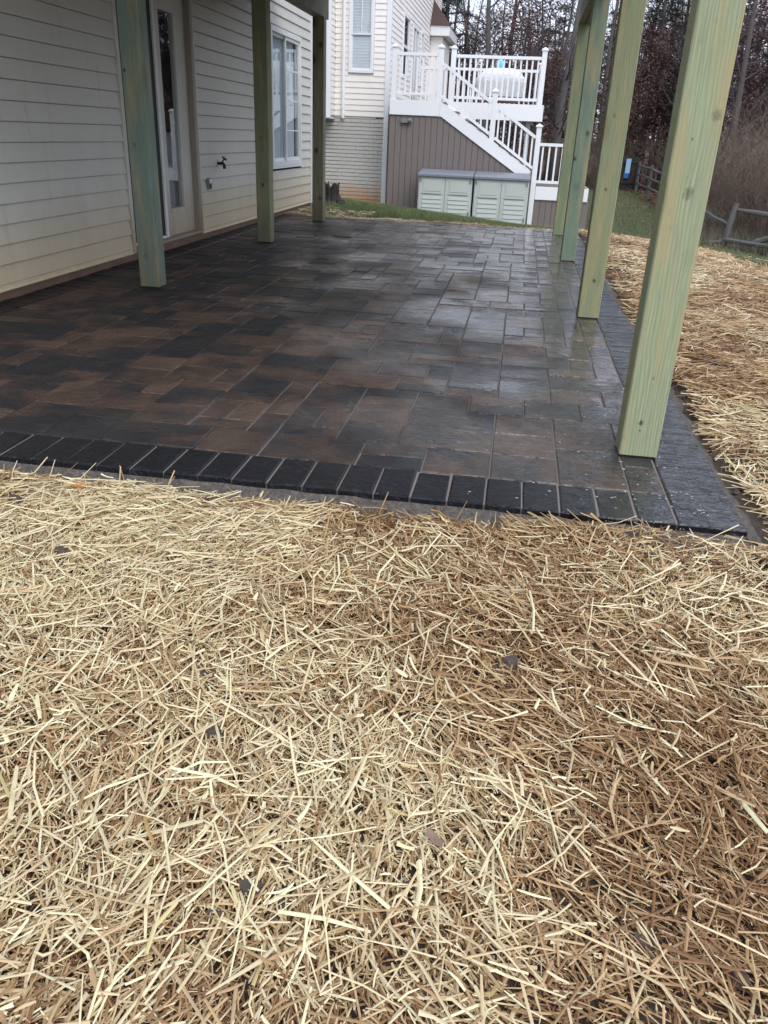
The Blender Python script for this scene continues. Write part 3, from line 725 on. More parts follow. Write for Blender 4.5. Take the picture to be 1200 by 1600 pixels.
# main deck behind the stairs
DF = 1.75
MB().box(-1.75, NY, 1.44, .31, NY + .03, DF + .01).build('fascia', 'pvc', nd)
MB().box(.311, NY, 1.44, .34, 23.2, DF + .01).build('fascia', 'pvc', nd)
MB().box(-2.99, NY + .201, DF - .035, -1.75, 23.2, DF).build('deck_floor', 'skirt', nd)
MB().box(-1.749, NY + .032, DF - .035, .309, 23.2, DF).build('deck_floor', 'skirt', nd)
npost(-1.66, NY + .06, DF + .002, 2.82); npost(.245, NY + .06, DF + .002, 2.83); npost(.245, 23.1, DF + .002, 2.83)
railing((-1.6, NY + .06, DF), (.19, NY + .06, DF), .10, .88)
railing((-2.8, 23.1, DF), (.19, 23.1, DF), .10, .88)
railing((.245, NY + .13, DF), (.245, 23.04, DF), .10, .88)
MB().cbox(.0, 20.6, -.62, .1, 20.7, 1.71, .006).build('support_post', 'pvc', nd)
MB().cbox(.0, 22.8, -.62, .1, 22.9, 1.71, .006).build('support_post', 'pvc', nd)
wl = bpy.data.objects.new('wall_light', None); COL.objects.link(wl); wl.parent = nd
MB().box(-2.60, FY - .04, 1.30, -2.44, FY + .035, 1.38).build('housing', 'greybox', wl)
MB().tube([(-2.44, FY - .03, 1.345), (-2.38, FY - .045, 1.345)], [.04, .045], 8).build('lamp_head', 'greybox', wl)

# covered grill and bottle on that deck
gr_ = thing('covered_grill', 'barbecue grill under white fitted cover on the raised white deck', 'grill', (-.64, 20.15, DF))
mb = MB(); prof = [(.0, .50, .28), (.14, .52, .29), (.30, .55, .30), (.36, .54, .29), (.43, .46, .26), (.53, .34, .19), (.555, .26, .14)]
ns = 28; V = []; Fc = []
for k, (zz, a, b) in enumerate(prof):
    for i in range(ns):
        t = 2 * math.pi * i / ns; ct, st_ = math.cos(t), math.sin(t)
        rx = a * abs(ct) ** .45 * (1 if ct > 0 else -1); ry = b * abs(st_) ** .45 * (1 if st_ > 0 else -1)
        wob = 1 + .035 * math.sin(i * 2.2 + k) * (1 - k / 9)
        V.append((rx * wob, ry * wob, zz + .16))
for k in range(len(prof) - 1):
    for i in range(ns): Fc.append((k * ns + i, k * ns + (i + 1) % ns, (k + 1) * ns + (i + 1) % ns, (k + 1) * ns + i))
Fc.append(tuple((len(prof) - 1) * ns + i for i in range(ns)))
mb.poly(V, Fc); mb.build('cover', 'cover', gr_, smooth=False)
MB().box(-.42, -.2, .05, .42, .2, .15).build('cart', 'redbrown', gr_)
for a in (-.38, .38):
    for b in (-.16, .16): MB().tube([(a, b - .02, .03), (a, b + .02, .03)], [.028, .028], 10).build('wheel', 'blackmetal', gr_)
bt = thing('bottle', 'sky blue plastic bottle standing on the covered grill', 'bottle', (-.69, 20.12, DF + .717))
MB().tube([(0, 0, 0), (0, 0, .13), (0, 0, .16), (0, 0, .19)], [.072, .074, .055, .026], 12).build('body', 'blueb', bt, smooth=True)
MB().tube([(0, 0, .191), (0, 0, .21)], [.026, .024], 10).build('cap', 'pvc', bt)

# storage sheds
def shed(x0, x1, zb, label):
    w = x1 - x0; zt = .405 - zb
    s = thing('storage_shed', label, 'storage shed', (x0, 17.72, zb), 'resin sheds in front of the taupe skirting')
    MB().box(.01, .05, 0, w - .01, .74, zt - .085).build('body', 'shed', s)
    MB().prism([(-.02, zt - .083), (-.02, zt - .045), (.05, zt - .02), (.78, zt + .03), (.78, zt - .083)], 'x', 0.0, w).build('lid', 'shedlid', s)
    for k, (a, b) in enumerate(((.03, w / 2 - .006), (w / 2 + .006, w - .03))):
        d = MB().box(a, .028, .04, b, .048, zt - .095).build('door', 'shed', s)
        h = zt - .135; top = zt - .11
        MB().box(a + .09, .016, .04 + h * .66, b - .07, .027, top - .05).build('panel', 'shed', d)
        MB().box(a + .07, .004, .04 + h * .60, b - .05, .027, .04 + h * .64).build('ledge', 'shed', d)
        for i in range(5): MB().prism([(.018, .07 + i * h * .105), (.010, .075 + i * h * .105), (.022, .07 + (i + .9) * h * .105), (.027, .07 + (i + .9) * h * .105), (.027, .07 + i * h * .105)], 'x', a + .075, b - .055).build('slat', 'shed', d)
        hx = a + .012 if k == 0 else b - .035
        for zz in (.12, zt - .19): MB().box(hx, .012, zz, hx + .025, .027, zz + .07).build('hinge', 'greybox', d)
shed(-2.075, -.945, -.52, 'pale green resin storage shed beside the white corner board')
shed(-.925, .205, -.58, 'pale green resin storage shed beside the stair foot post')

# ---------------------------------------------------------------- stump by the house corner
sb = thing('tree_stump', 'dark rotten tree stump in grass behind the house corner', 'stump', (-3.13, 14.25, T(-3.13, 14.25) - .02))
sb.scale = (.8, .8, .85); mb = MB(); V = []; Fc = []; n = 26
hts = [.35 + .05 * math.sin(i * .9) + .04 * rnd.random() - (.10 if 3 < i < 9 else 0) for i in range(n)]
for k, t in enumerate((0, .15, .5, .8, 1)):
    for i in range(n):
        a = 2 * math.pi * i / n; r = (.26 - .10 * min(1, t * 2)) * (1 + .10 * math.sin(i * 2.4) + rnd.uniform(-.05, .05))
        V.append((r * math.cos(a), r * math.sin(a), hts[i] * t))
for k in range(4):
    for i in range(n): Fc.append((k * n + i, k * n + (i + 1) % n, (k + 1) * n + (i + 1) % n, (k + 1) * n + i))
V.append((0, 0, .2)); c_ = len(V) - 1
for i in range(n): Fc.append((4 * n + i, 4 * n + (i + 1) % n, c_))
mb.poly(V, Fc).build('stump_body', 'stump', sb)
for a in (-.6, 1.0, 3.6): MB().tube([(.15 * math.cos(a), .15 * math.sin(a), .1), (.32 * math.cos(a), .32 * math.sin(a), .03), (.45 * math.cos(a), .45 * math.sin(a), -.03)], [.07, .05, .025], 6, jit=.2).build('root', 'stump', sb)

# ---------------------------------------------------------------- split rail fence
fence = thing('split_rail_fence', 'grey weathered split rail fence along the edge of the woods', 'fence')
fp = [(7.6, 15.6, 0, 0), (4.86, 17.25, .35, -.1), (4.22, 18.0, .10, 0), (4.19, 20.6, 0, 0), (4.14, 23.2, -.03, 0), (4.1, 25.8, .02, 0), (4.06, 28.4, 0, 0), (4.0, 31.0, 0, 0)]
def fpost(x, y, lx, ly, h=.84):
    z = T(x, y); MB().tube([(x, y, z - .25), (x + lx * .5, y + ly * .5, z + h * .5), (x + lx, y + ly, z + h)], [.062, .058, .05], 7, jit=.12).build('post', 'fence', fence)
for x, y, lx, ly in fp: fpost(x, y, lx, ly, .84 if y < 19 else .98)
def frail(a, b, r=.038):
    a = Vector(a); b = Vector(b); m_ = a.lerp(b, .5) + Vector((rnd.uniform(-.03, .03), 0, rnd.uniform(-.035, .02)))
    MB().tube([a, a.lerp(b, .1), m_, a.lerp(b, .9), b], [r * .6, r, r * 1.1, r, r * .55], 6, jit=.14).build('rail', 'fence', fence)
P2 = fp[2]; P1 = fp[1]
frail((4.33, 18.0, T(4.22, 18) + .72), (7.6, 15.7, T(7.6, 15.6) + .78), .042)
frail((4.18, 18.02, T(4.22, 18) + .14), (5.05, 17.2, T(4.86, 17.25) + .2), .045)
frail((3.86, 18.1, T(3.86, 18.1) + .01), (4.3, 17.98, T(4.22, 18) + .15), .04)
frail((4.62, 17.6, T(4.62, 17.6) + .16), (5.7, 17.0, T(5.7, 17.0) + .85), .05)
for i in range(2, 7):
    a = fp[i]; b = fp[i + 1]
    for hh_ in ((.44,) if i == 2 else (.30, .58, .86)): frail((a[0], a[1], T(a[0], a[1]) + hh_), (b[0], b[1], T(b[0], b[1]) + hh_ + (.05 if i == 2 else 0)))
gate = thing('garden_gate', 'dark plank gate at the far end of the split rail fence', 'gate', (3.45, 31.05, T(3.6, 31)))
for i in range(6): MB().box(-.4 + i * .155, 0, .08, -.4 + i * .155 + .14, .03, 1.08 + .02 * (i % 2)).build('gate_plank', 'stump', gate)
for zz in (.25, .9): MB().box(-.42, -.035, zz, .55, -.002, zz + .09).build('gate_rail', 'stump', gate)
MB().box(-.44, -.05, 0, -.401, .05, 1.15).build('gate_post', 'stump', gate)
sg = thing('notice_board', 'small pale blue notice board hanging on the dark gate', 'notice board', (3.62, 30.98, T(3.6, 31) + .42))
MB().box(-.075, 0, .16, .085, .012, .62).build('board', 'blue', sg)
MB().box(-.10, -.002, .0, .06, .01, .158).build('lower_panel', 'blue2', sg)

# ---------------------------------------------------------------- woods
def grow(mb, p, d, L, r, lev, rs, tips, nb, sides, up=.12):
    pts = [Vector(p)]; rad = [r]; dd = Vector(d).normalized(); ns = 4 if lev == 0 else 3
    for i in range(ns):
        dd = (dd + Vector((rs.gauss(0, .10 + .07 * lev), rs.gauss(0, .10 + .07 * lev), rs.gauss(0, .05) + up * (lev > 0)))).normalized()
        pts.append(pts[-1] + dd * (L / ns)); rad.append(r * (1 - .8 * (i + 1) / ns) if lev else r * (1 - .72 * (i + 1) / ns))
    mb.tube(pts, rad, sides[lev], cap=False)
    if lev >= len(nb): tips.append((pts[-1], dd)); return
    for b in range(nb[lev]):
        t = rs.uniform(.16, 1) if lev == 0 else rs.uniform(.25, 1); k = min(int(t * ns), ns - 1); q = pts[k].lerp(pts[k + 1], t * ns - k)
        a = rs.uniform(0, 6.283); e = rs.uniform(.15, .75) if lev == 0 else rs.uniform(-.2, .7)
        nd_ = Vector((math.cos(a) * math.cos(e), math.sin(a) * math.cos(e), math.sin(e)))
        if lev: nd_ = (nd_ + dd * .9).normalized()
        ll = L * (.34 * (1.15 - t * .7) if lev == 0 else rs.uniform(.35, .6)); rr = max(.004, rad[k] * rs.uniform(.3, .5))
        grow(mb, q, nd_, ll, rr, lev + 1, rs, tips, nb, sides, up)
def leaves(pts, n, size, colf, spread, rs, name, mat, droop=.4):
    P = np.array([tuple(q) for q in pts]); k = rs.integers(0, len(P), n); c = P[k] + rs.normal(0, spread, (n, 3))
    a = rs.uniform(0, 2 * np.pi, n); e = rs.uniform(-1.2, .6, n) * droop * 1.5; s = size * rs.uniform(.6, 1.3, n)
    u = np.stack([np.cos(a) * np.cos(e), np.sin(a) * np.cos(e), np.sin(e)], 1); w = np.stack([-np.sin(a), np.cos(a), rs.uniform(-.7, .7, n)], 1)
    V = np.stack([c, c + u * s[:, None] * .5 + w * s[:, None] * .28, c + u * s[:, None], c + u * s[:, None] * .5 - w * s[:, None] * .28], 1).reshape(-1, 3)
    return npmesh(name, V, np.arange(n * 4).reshape(-1, 4), mat, np.repeat(colf(n), 4, 0))
def split_tree(name, label, cat, grp, h, r, nb, sides, seed, leaf=None, low=.16, mats=('bark', 'twig')):
    rs = random.Random(seed); t = thing(name, label, cat, (0, 0, 0), grp); tr = MB(); tips = []
    pts = [Vector((0, 0, -.4))]; rad = [r * 1.3]; dd = Vector((rs.gauss(0, .06), rs.gauss(0, .06), 1))
    for i in range(7):
        pts.append(pts[-1] + dd.normalized() * (h + .4) / 7); rad.append(max(.012, r * (1 - (i + 1) / 7.6))); dd = dd + Vector((rs.gauss(0, .07), rs.gauss(0, .07), 0))
    tr.tube(pts, rad, 9, jit=.06); tr.build('trunk', mats[0], t, smooth=True)
    cr = MB()
    for b in range(nb[0]):
        tt = rs.uniform(low, 1) ** .9; k = min(int(tt * 7), 6); q = pts[k].lerp(pts[k + 1], tt * 7 - k); a = rs.uniform(0, 6.283); e = rs.uniform(.05, .8)
        grow(cr, q, (math.cos(a) * math.cos(e), math.sin(a) * math.cos(e), math.sin(e)), h * .30 * (1.2 - tt * .8) * rs.uniform(.6, 1.2), max(.01, rad[k] * rs.uniform(.18, .38)), 1, rs, tips, nb, sides)
    crown = cr.build('crown', mats[1], t)
    if leaf:
        n, size, colf, spread = leaf
        o = link('foliage', leaves([q for q, _ in tips], n, size, colf, spread, np.random.default_rng(seed), 'foliage', 'leaf'), crown)
    return t
def russet(n):
    b = nr.random((n, 1)); return (np.array([.21, .105, .085]) * b + np.array([.15, .09, .085]) * (1 - b)) * nr.uniform(.6, 1.35, (n, 1))
def rustor(n):
    b = nr.random((n, 1)); return (np.array([.24, .13, .09]) * b + np.array([.16, .08, .07]) * (1 - b)) * nr.uniform(.6, 1.3, (n, 1))
bare = [split_tree('bare_tree', ('stout' if r > .13 else 'slender') + ' leafless grey trunked tree in the woods beyond the fence', 'tree', 'bare trees in the woods', h, r, (22, 7, 5), (6, 5, 4, 3), 40 + i)
        for i, (h, r) in enumerate(((9.5, .16), (8.5, .11), (10.5, .19), (8, .08), (9, .14)))]
rust = [split_tree('russet_tree', 'understory tree still holding russet dead leaves in the woods', 'tree', 'russet leaved trees in the woods', h, r, (26, 6, 4), (6, 5, 4, 3), 60 + i, (5200, .11, russet, .28), .10)
        for i, (h, r) in enumerate(((6.5, .08), (7.5, .10), (5.5, .07)))]
def pine(seed, h, r):
    rs = random.Random(seed); t = thing('pine_tree', 'dark green pine with drooping boughs among bare trees', 'tree', (0, 0, 0), 'pines in the woods')
    MB().tube([(0, 0, -.4), (.05, 0, h * .5), (0, .08, h)], [r * 1.2, r * .75, .02], 9, jit=.05).build('trunk', 'bark', t, smooth=True)
    bo = MB(); pts = []
    z = 1.1
    while z < h * .98:
        for b in range(5):
            a = rs.uniform(0, 6.283); L = (h - z) * .26 + .5; L *= rs.uniform(.6, 1.15)
            p1 = Vector((math.cos(a) * L * .55, math.sin(a) * L * .55, z + L * .10)); p2 = Vector((math.cos(a) * L, math.sin(a) * L, z - L * rs.uniform(.0, .22)))
            bo.tube([(0, 0, z), p1, p2], [.03, .02, .006], 4, cap=False)
            for k in range(int(10 * L)):
                u = rs.uniform(.25, 1); q = Vector((0, 0, z)).lerp(p1, u * 2) if u < .5 else p1.lerp(p2, u * 2 - 1); pts.append(q + Vector((rs.gauss(0, .12), rs.gauss(0, .12), rs.gauss(0, .05))))
        z += rs.uniform(.3, .5)
    crown = bo.build('crown', 'twig', t)
    rg = np.random.default_rng(seed); P = np.array([tuple(q) for q in pts]); n = len(P) * 16; c = np.repeat(P, 16, 0) + rg.normal(0, .05, (n, 3))
    a = rg.uniform(0, 6.283, n); e = rg.uniform(-.9, .5, n); L = rg.uniform(.12, .24, n)[:, None]
    u = np.stack([np.cos(a) * np.cos(e), np.sin(a) * np.cos(e), np.sin(e)], 1); w = np.stack([-np.sin(a), np.cos(a), rg.uniform(-.5, .5, n)], 1) * .012
    V = np.stack([c - w, c + w, c + u * L], 1).reshape(-1, 3); cc = np.array([.035, .062, .030]) * rg.uniform(.5, 1.5, (n, 1))
    link('needles', npmesh('needles', V, np.arange(n * 3).reshape(-1, 3), 'needle', np.repeat(cc, 3, 0)), crown); return t
pines = [pine(81, 8.2, .13), pine(82, 7.0, .11)]
used = set()
def place(proto, x, y, s=1, rz=None, dz=0):
    o = proto if proto.name not in used else copy_tree(proto)
    used.add(proto.name); o.location = (x, y, T(x, y) + dz); o.scale = (s, s, s); o.rotation_euler.z = rnd.uniform(0, 6.28) if rz is None else rz
    return o
# seen between the neighbour's deck and the posts, then to the right of them
k = 0
for x, y in [(-1.5, 33), (.2, 36), (1.1, 30.5), (1.9, 39), (2.9, 34.5), (-3.1, 38), (-.6, 43), (3.6, 44), (5.4, 33), (6.6, 29.2), (7.1, 37), (8.6, 33), (5.9, 41), (9.4, 28), (10.6, 35), (4.6, 38), (8.2, 46),
             (11.6, 31), (12.8, 39), (2.5, 48), (-4.5, 47), (6.6, 52), (10.9, 50), (0.5, 53), (14.5, 29), (-6, 36), (16, 44), (12.5, 24), (15, 21), (17, 14), (14, 9), (19, 28), (-9, 42), (-.9, 37.5), (.9, 33.4), (2.1, 42.5), (3.9, 36.2), (6.1, 31.4), (7.9, 35.2), (9.2, 42), (5.1, 45.5), (-2.2, 40.5), (8.1, 28.6), (10.2, 31.5), (7.0, 43)]:
    place(bare[k % 5], x, y, rnd.uniform(.8, 1.05)); k += 1
k = 0
for x, y, s in [(-2.2, 34.5, .85), (-.4, 35, .9), (1.4, 36, .8), (0.4, 32, .62), (2.6, 31.5, .7), (7.6, 30.5, 1.1), (9.8, 32, 1.0), (6.2, 36, 1.0), (4.2, 34, .9), (11.3, 27.5, .9), (3.4, 40, 1.1), (8.9, 39, 1.2), (-4, 41, 1.1), (12.6, 33, 1.1), (-1.2, 38.5, 1.1), (.8, 40, 1.15), (8.3, 32.2, 1.0), (6.8, 40.5, 1.2), (10.6, 36.5, 1.1), (5.2, 37, 1.0)]:
    place(rust[k % 3], x, y, s); k += 1
for i, (x, y, s) in enumerate([(4.6, 35.5, .95), (3.2, 37.5, .9), (5.9, 38.5, 1.05), (2.2, 35, .62), (-3.4, 35.5, 1.1), (1.2, 42, 1.0), (6.9, 34.5, .85), (.6, 37.5, .8), (9.9, 38, .95)]): place(pines[i % 2], x, y, s)
# brush along the fence
def bush(seed, h, label, name, grp, n=46, mat='brush', spread=.5):
    rs = random.Random(seed); t = thing(name, label, 'bush', (0, 0, 0), grp); mb = MB(); tips = []
    for i in range(n):
        a = rs.uniform(0, 6.283); r0 = rs.uniform(0, .35); e = rs.uniform(.9, 1.5)
        grow(mb, (math.cos(a) * r0, math.sin(a) * r0, -.1), (math.cos(a) * math.cos(e) * spread * 2, math.sin(a) * math.cos(e) * spread * 2, math.sin(e)), h * rs.uniform(.55, 1.1), .010, 2, rs, tips, (0, 0, 5, 4), (3, 3, 3, 3, 3), .05)
    mb.build('stems', mat, t); return t
bushes = [bush(90, 2.0, 'tangle of bare tan brush standing behind the split rail fence', 'brush_thicket', 'bare brush behind the fence'),
          bush(91, 1.5, 'tangle of bare tan brush standing behind the split rail fence', 'brush_thicket', 'bare brush behind the fence')]
k = 0
for x, y, s in [(5.3, 18.6, 1), (6.0, 18.0, .9), (4.9, 19.8, .9), (5.6, 20.4, 1.15), (6.6, 19.2, 1.1), (7.3, 20.5, 1.2), (5.2, 22.0, 1.0), (6.3, 22.4, 1.25), (7.8, 22.9, 1.3), (5.6, 24.6, 1.1), (7.0, 25.2, 1.3), (8.8, 24.8, 1.4), (5.1, 27, 1.0),
                (4.9, 33, 1.1), (3.0, 33.4, 1.0), (1.7, 33.2, 1.0), (6.4, 27.6, 1.2), (8.0, 18.0, 1.2), (9.2, 20, 1.4), (0.2, 30.2, .9), (2.4, 29.8, .8), (9.6, 16.5, 1.1)]:
    place(bushes[k % 2], x, y, s); k += 1
# far wood as one mass
rs = random.Random(5); mb = MB()
for i in range(420):
    y = rs.uniform(52, 120); x = rs.uniform(-70, 95); h = rs.uniform(8, 13); r = rs.uniform(.08, .2); z0 = T(x, y) - .5
    mb.tube([(x, y, z0), (x + rs.gauss(0, .3), y, z0 + h * .6), (x + rs.gauss(0, .7), y, z0 + h)], [r, r * .7, .02], 4, cap=False)
    for b in range(14):
        q = Vector((x, y, z0 + h * rs.uniform(.12, .95))); a = rs.uniform(0, 6.283); L = rs.uniform(1, 3.2)
        mb.tube([q, q + Vector((math.cos(a) * L * .6, math.sin(a) * L * .6, L * .3)), q + Vector((math.cos(a) * L, math.sin(a) * L, L * rs.uniform(.3, .9)))], [.045, .03, .01], 3, cap=False)
fw = tag(mb.build('far_wood', 'twig'), 'far mass of bare trees closing the view', 'wood', kind='stuff')
rg = np.random.default_rng(9); n = 150000
c = np.stack([rg.uniform(-60, 80, n), rg.uniform(50, 100, n), rg.random(n) ** 1.9 * 7.5 - .6], 1); a = rg.uniform(0, 6.283, n); e = rg.uniform(-1, 1, n); s = rg.uniform(.1, .34, n)[:, None]
keep = fbm(c[:, 0] + c[:, 1] * .6, c[:, 2] * 1.4, .22, 77) > .44; c, a, e, s = c[keep], a[keep], e[keep], s[keep]; n = len(c)
u = np.stack([np.cos(a) * np.cos(e), np.sin(a) * np.cos(e), np.sin(e)], 1); w = np.stack([-np.sin(a), np.cos(a), rg.uniform(-.8, .8, n)], 1) * .5
V = np.stack([c, c + (u + w) * s * .5, c + u * s, c + (u - w) * s * .5], 1).reshape(-1, 3)
tag(link('far_undergrowth', npmesh('far_undergrowth', V, np.arange(n * 4).reshape(-1, 4), 'leaf', np.repeat(rustor(n) * .8, 4, 0))), 'russet and brown undergrowth deep in the woods', 'undergrowth', kind='stuff')
# lamp far in the trees
lx, ly = 10.9, 45.0; lp = thing('lamp_post', 'lit warm lamp on a post deep among the trees', 'lamp', (lx, ly, T(lx, ly)))
MB().tube([(0, 0, -.2), (0, 0, 3.55)], [.05, .035], 8).build('pole', 'blackmetal', lp)
MB().tube([(0, 0, 3.56), (0, 0, 3.60), (0, 0, 3.76), (0, 0, 3.80)], [.04, .07, .085, .04], 8).build('lantern', 'lamp', lp)
MB().tube([(0, 0, 3.805), (0, 0, 3.9)], [.16, .02], 8).build('lamp_hat', 'blackmetal', lp)

# ---------------------------------------------------------------- grass and leaf litter
def blades(n, box, h, name, label, maskf, seed, wid=.004, col=((.085, .14, .05), (.21, .22, .10))):
    rg = np.random.default_rng(seed); x = rg.uniform(box[0], box[1], n); y = rg.uniform(box[2], box[3], n)
    k = (maskf(x, y) > rg.random(n)) & ~((x > PX0) & (x < PX1 + .05) & (y < PY1 + .06)) & ~((x > -2.1) & (x < .25) & (y > 17.66)) & (x > -9) & ~((x < HX + .1) & (y < 13.3)) & ~((x < 1.5) & (y > 18.55))
    x, y = x[k], y[k]; n = len(x); z = tz(x, y); a = rg.uniform(0, 6.283, n); hh = h * rg.uniform(.5, 1.3, n); ln = rg.uniform(.1, .8, n) * hh
    w = wid * rg.uniform(.7, 1.4, n); ca, sa = np.cos(a), np.sin(a)
    V = np.stack([np.stack([x - sa * w, y + ca * w, z - .01], 1), np.stack([x + sa * w, y - ca * w, z - .01], 1), np.stack([x + ca * ln, y + sa * ln, z + hh], 1)], 1).reshape(-1, 3)
    t = np.clip(rg.random(n) * .6 + fbm(x, y, 1.7, seed) * .6 - .1, 0, 1)[:, None]; C = np.array(col[0]) * (1 - t) + np.array(col[1]) * t
    tag(link(name, npmesh(name, V, np.arange(n * 3).reshape(-1, 3), 'grass', np.repeat(C, 3, 0))), label, 'grass', kind='stuff')
blades(110000, (-5, 2.2, 11.4, 19.4), .06, 'lawn_grass', 'short green grass between the patio and neighbouring house', lambda x, y: grassmask(x, y) * (fbm(x, y, 2.5, 41) > .33), 21, .005)
blades(90000, (.9, 6, 11, 31), .05, 'verge_grass', 'thin green grass strip between the straw and fence', lambda x, y: grassmask(x, y) * (1 - np.clip(littermask(x, y), 0, 1)) * (fbm(x, y, 2.1, 43) > .3), 22, .006, ((.10, .14, .06), (.25, .26, .15)))
blades(22000, (3.6, 8, 15, 24), .30, 'tall_weeds', 'pale dry weeds and grass under the fence rails', lambda x, y: (littermask(x, y) > .3) * (np.abs(x - fence_x(y)) < 1.3) * .8 * (fbm(x, y, 1.6, 45) > .42), 23, .005, ((.12, .13, .08), (.30, .28, .21)))
def litter(n, box, maskf, seed, name, label, size=.07):
    rg = np.random.default_rng(seed); x = rg.uniform(box[0], box[1], n); y = rg.uniform(box[2], box[3], n); k = maskf(x, y) > rg.random(n); x, y = x[k], y[k]; n = len(x)
    c = np.stack([x, y, tz(x, y) + rg.uniform(.0, .05, n)], 1); a = rg.uniform(0, 6.283, n); s = size * rg.uniform(.5, 1.3, n)[:, None]
    u = np.stack([np.cos(a), np.sin(a), rg.uniform(-.5, .5, n)], 1); w = np.stack([-np.sin(a), np.cos(a), rg.uniform(-.5, .5, n)], 1) * .6
    V = np.stack([c - u * s * .5, c + w * s * .5, c + u * s * .5, c - w * s * .5], 1).reshape(-1, 3)
    tag(link(name, npmesh(name, V, np.arange(n * 4).reshape(-1, 4), 'leaf', np.repeat(rustor(n) * rg.uniform(.7, 1.4, (n, 1)), 4, 0))), label, 'leaves', kind='stuff')
litter(60000, (.9, 14, 14, 40), lambda x, y: np.clip(littermask(x, y), 0, 1) * .9 + .03 + .25 * (fbm(x, y, .9, 47) > .56), 31, 'leaf_litter', 'russet fallen leaves covering the woodland floor')

# ---------------------------------------------------------------- straw mulch
def mound(x, y): return np.clip(fbm(x, y, 1.6, 51) - .42, 0, 1) * .09 + np.clip(fbm(x, y, 5, 52) - .5, 0, 1) * .045
def edge_front(x): return PY0 - .010 - .075 * fbm(x, x * 0 + 3, 5, 55) - .03 * fbm(x, x * 0 + 9, 17, 56)
def straw(n, box, lmin, lmax, wmin, wmax, seed, fresh, thick=.03, keepf=None, tent=True):
    rg = np.random.default_rng(seed); x = rg.uniform(box[0], box[1], n); y = rg.uniform(box[2], box[3], n)
    front = y < edge_front(x)
    side = x > PX1 + .02 + .11 * fbm(y, x * 0 + 5, 2.5, 57) + .06 * fbm(y, x * 0, 9, 58)
    back = y > PY1 + .03
    k = front | side | back
    if keepf is not None: k &= keepf(x, y, rg)
    thin = np.maximum(fbm(x, y, 2.6, 61), .42 * (x < -1.1)); k &= rg.random(n) < np.clip((thin - .24) * 8, .22, 1)
    x, y = x[k], y[k]; n = len(x)
    u = rg.random(n)                                             # layer in the mat: 0 at the soil, 1 on top
    pref = fbm(x, y, .8, 63) * 9.0; a = np.where(rg.random(n) < .45, pref + rg.normal(0, .5, n), rg.uniform(0, 6.283, n))
    L = lmin + (lmax - lmin) * rg.random(n) ** 2.2; w = rg.uniform(wmin, wmax, n) * np.where(rg.random(n) < .06, 1.7, 1)
    tilt = rg.normal(0, .11, n) * (.4 + u); kink = np.where(rg.random(n) < .3, rg.normal(0, .6, n), rg.normal(0, .14, n))
    z0 = tz(x, y) + mound(x, y) + u * thick + .004
    ts = np.array([-.5, 0, .5]); V = np.zeros((n, 3, 3, 3))
    for j, t in enumerate(ts):
        aa = a + kink * (.5 if t > 0 else -.5); cx = x + np.cos(aa) * L * t; cy = y + np.sin(aa) * L * t
        cz = z0 + np.abs(t) * L * tilt * 2 * np.sign(t) * .5 + rg.normal(0, .002, n)
        lowz = np.where((cx > PX0) & (cx < PX1) & (cy > PY0) & (cy < PY1), .004, tz(cx, cy) + mound(cx, cy) * .8 + .002)
        cz = np.maximum(cz, lowz)
        wd = w * (1 if t == 0 else rg.uniform(.5, 1, n)); sx = -np.sin(aa) * wd * .5; sy = np.cos(aa) * wd * .5; tw = rg.normal(0, .35, n) * wd * .5
        V[:, j, 0] = np.stack([cx - sx, cy - sy, cz - tw], 1); V[:, j, 1] = np.stack([cx, cy, cz + w * .45], 1); V[:, j, 2] = np.stack([cx + sx, cy + sy, cz + tw], 1)
    b = np.arange(n)[:, None, None] * 9
    q = np.array([[0, 1, 4, 3], [1, 2, 5, 4], [3, 4, 7, 6], [4, 5, 8, 7]])[None]
    Fq = (b + q).reshape(-1, 4)
    wetp = np.clip((fbm(x, y, 1.15, 71) - .5) * 2.9 + .45 + fresh, 0, 1)           # fresh pale patches against rain-browned ones
    t = np.clip(wetp * .7 + .02 + (u - .45) * .65 + rg.normal(0, .33, n), 0, 1)[:, None]
    brown = np.array([.235, .118, .052]); mid = np.array([.50, .33, .165]); pale = np.array([.84, .725, .465])
    C = np.where(t < .5, brown + (mid - brown) * t * 2, mid + (pale - mid) * (t - .5) * 2)
    C = C * rg.uniform(.8, 1.15, (n, 1)); gy_ = rg.random((n, 1)) < .0; C = np.where(gy_, C.mean(1, keepdims=True) * np.array([1.05, 1.0, .92]), C)
    C = np.where(rg.random((n, 1)) < .02, C * np.array([.97, 1.0, .82]), C)
    return V.reshape(-1, 3), Fq, np.repeat(np.clip(C, 0, .86), 9, 0)
def straw_obj(name, label, parts):
    vs_, fs_, cs_ = [], [], []; b = 0
    for v, f, c in parts: vs_.append(v); fs_.append(f + b); cs_.append(c); b += len(v)
    tag(link(name, npmesh(name, np.concatenate(vs_), np.concatenate(fs_), 'straw', np.concatenate(cs_), True)), label, 'straw', kind='stuff')
notgrass = lambda x, y, rg: (rg.random(len(x)) > grassmask(x, y) * .97) & (littermask(x, y) < .3)
straw_obj('straw_mulch', 'loose pale straw mulch spread over bare soil in front of the patio', [
    straw(110000, (-2.3, 1.5, .35, 2.42), .012, .085, .0018, .0040, 101, -.20, .022),
    straw(11000, (1.45, 3.2, -.3, 1.7), .03, .2, .003, .0065, 111, .0, .03), straw(9000, (-3.2, -2.25, -.2, 2.42), .03, .2, .003, .0065, 112, .05, .03), straw(14000, (-2.3, 1.5, -.5, .4), .03, .2, .003, .0065, 113, .05, .03),
    straw(60000, (-2.3, 1.5, .35, 2.42), .005, .028, .0008, .0022, 107, -.25, .034),
    straw(23000, (-2.3, 1.5, .35, 2.42), .03, .21, .0028, .0058, 102, .20, .038)])
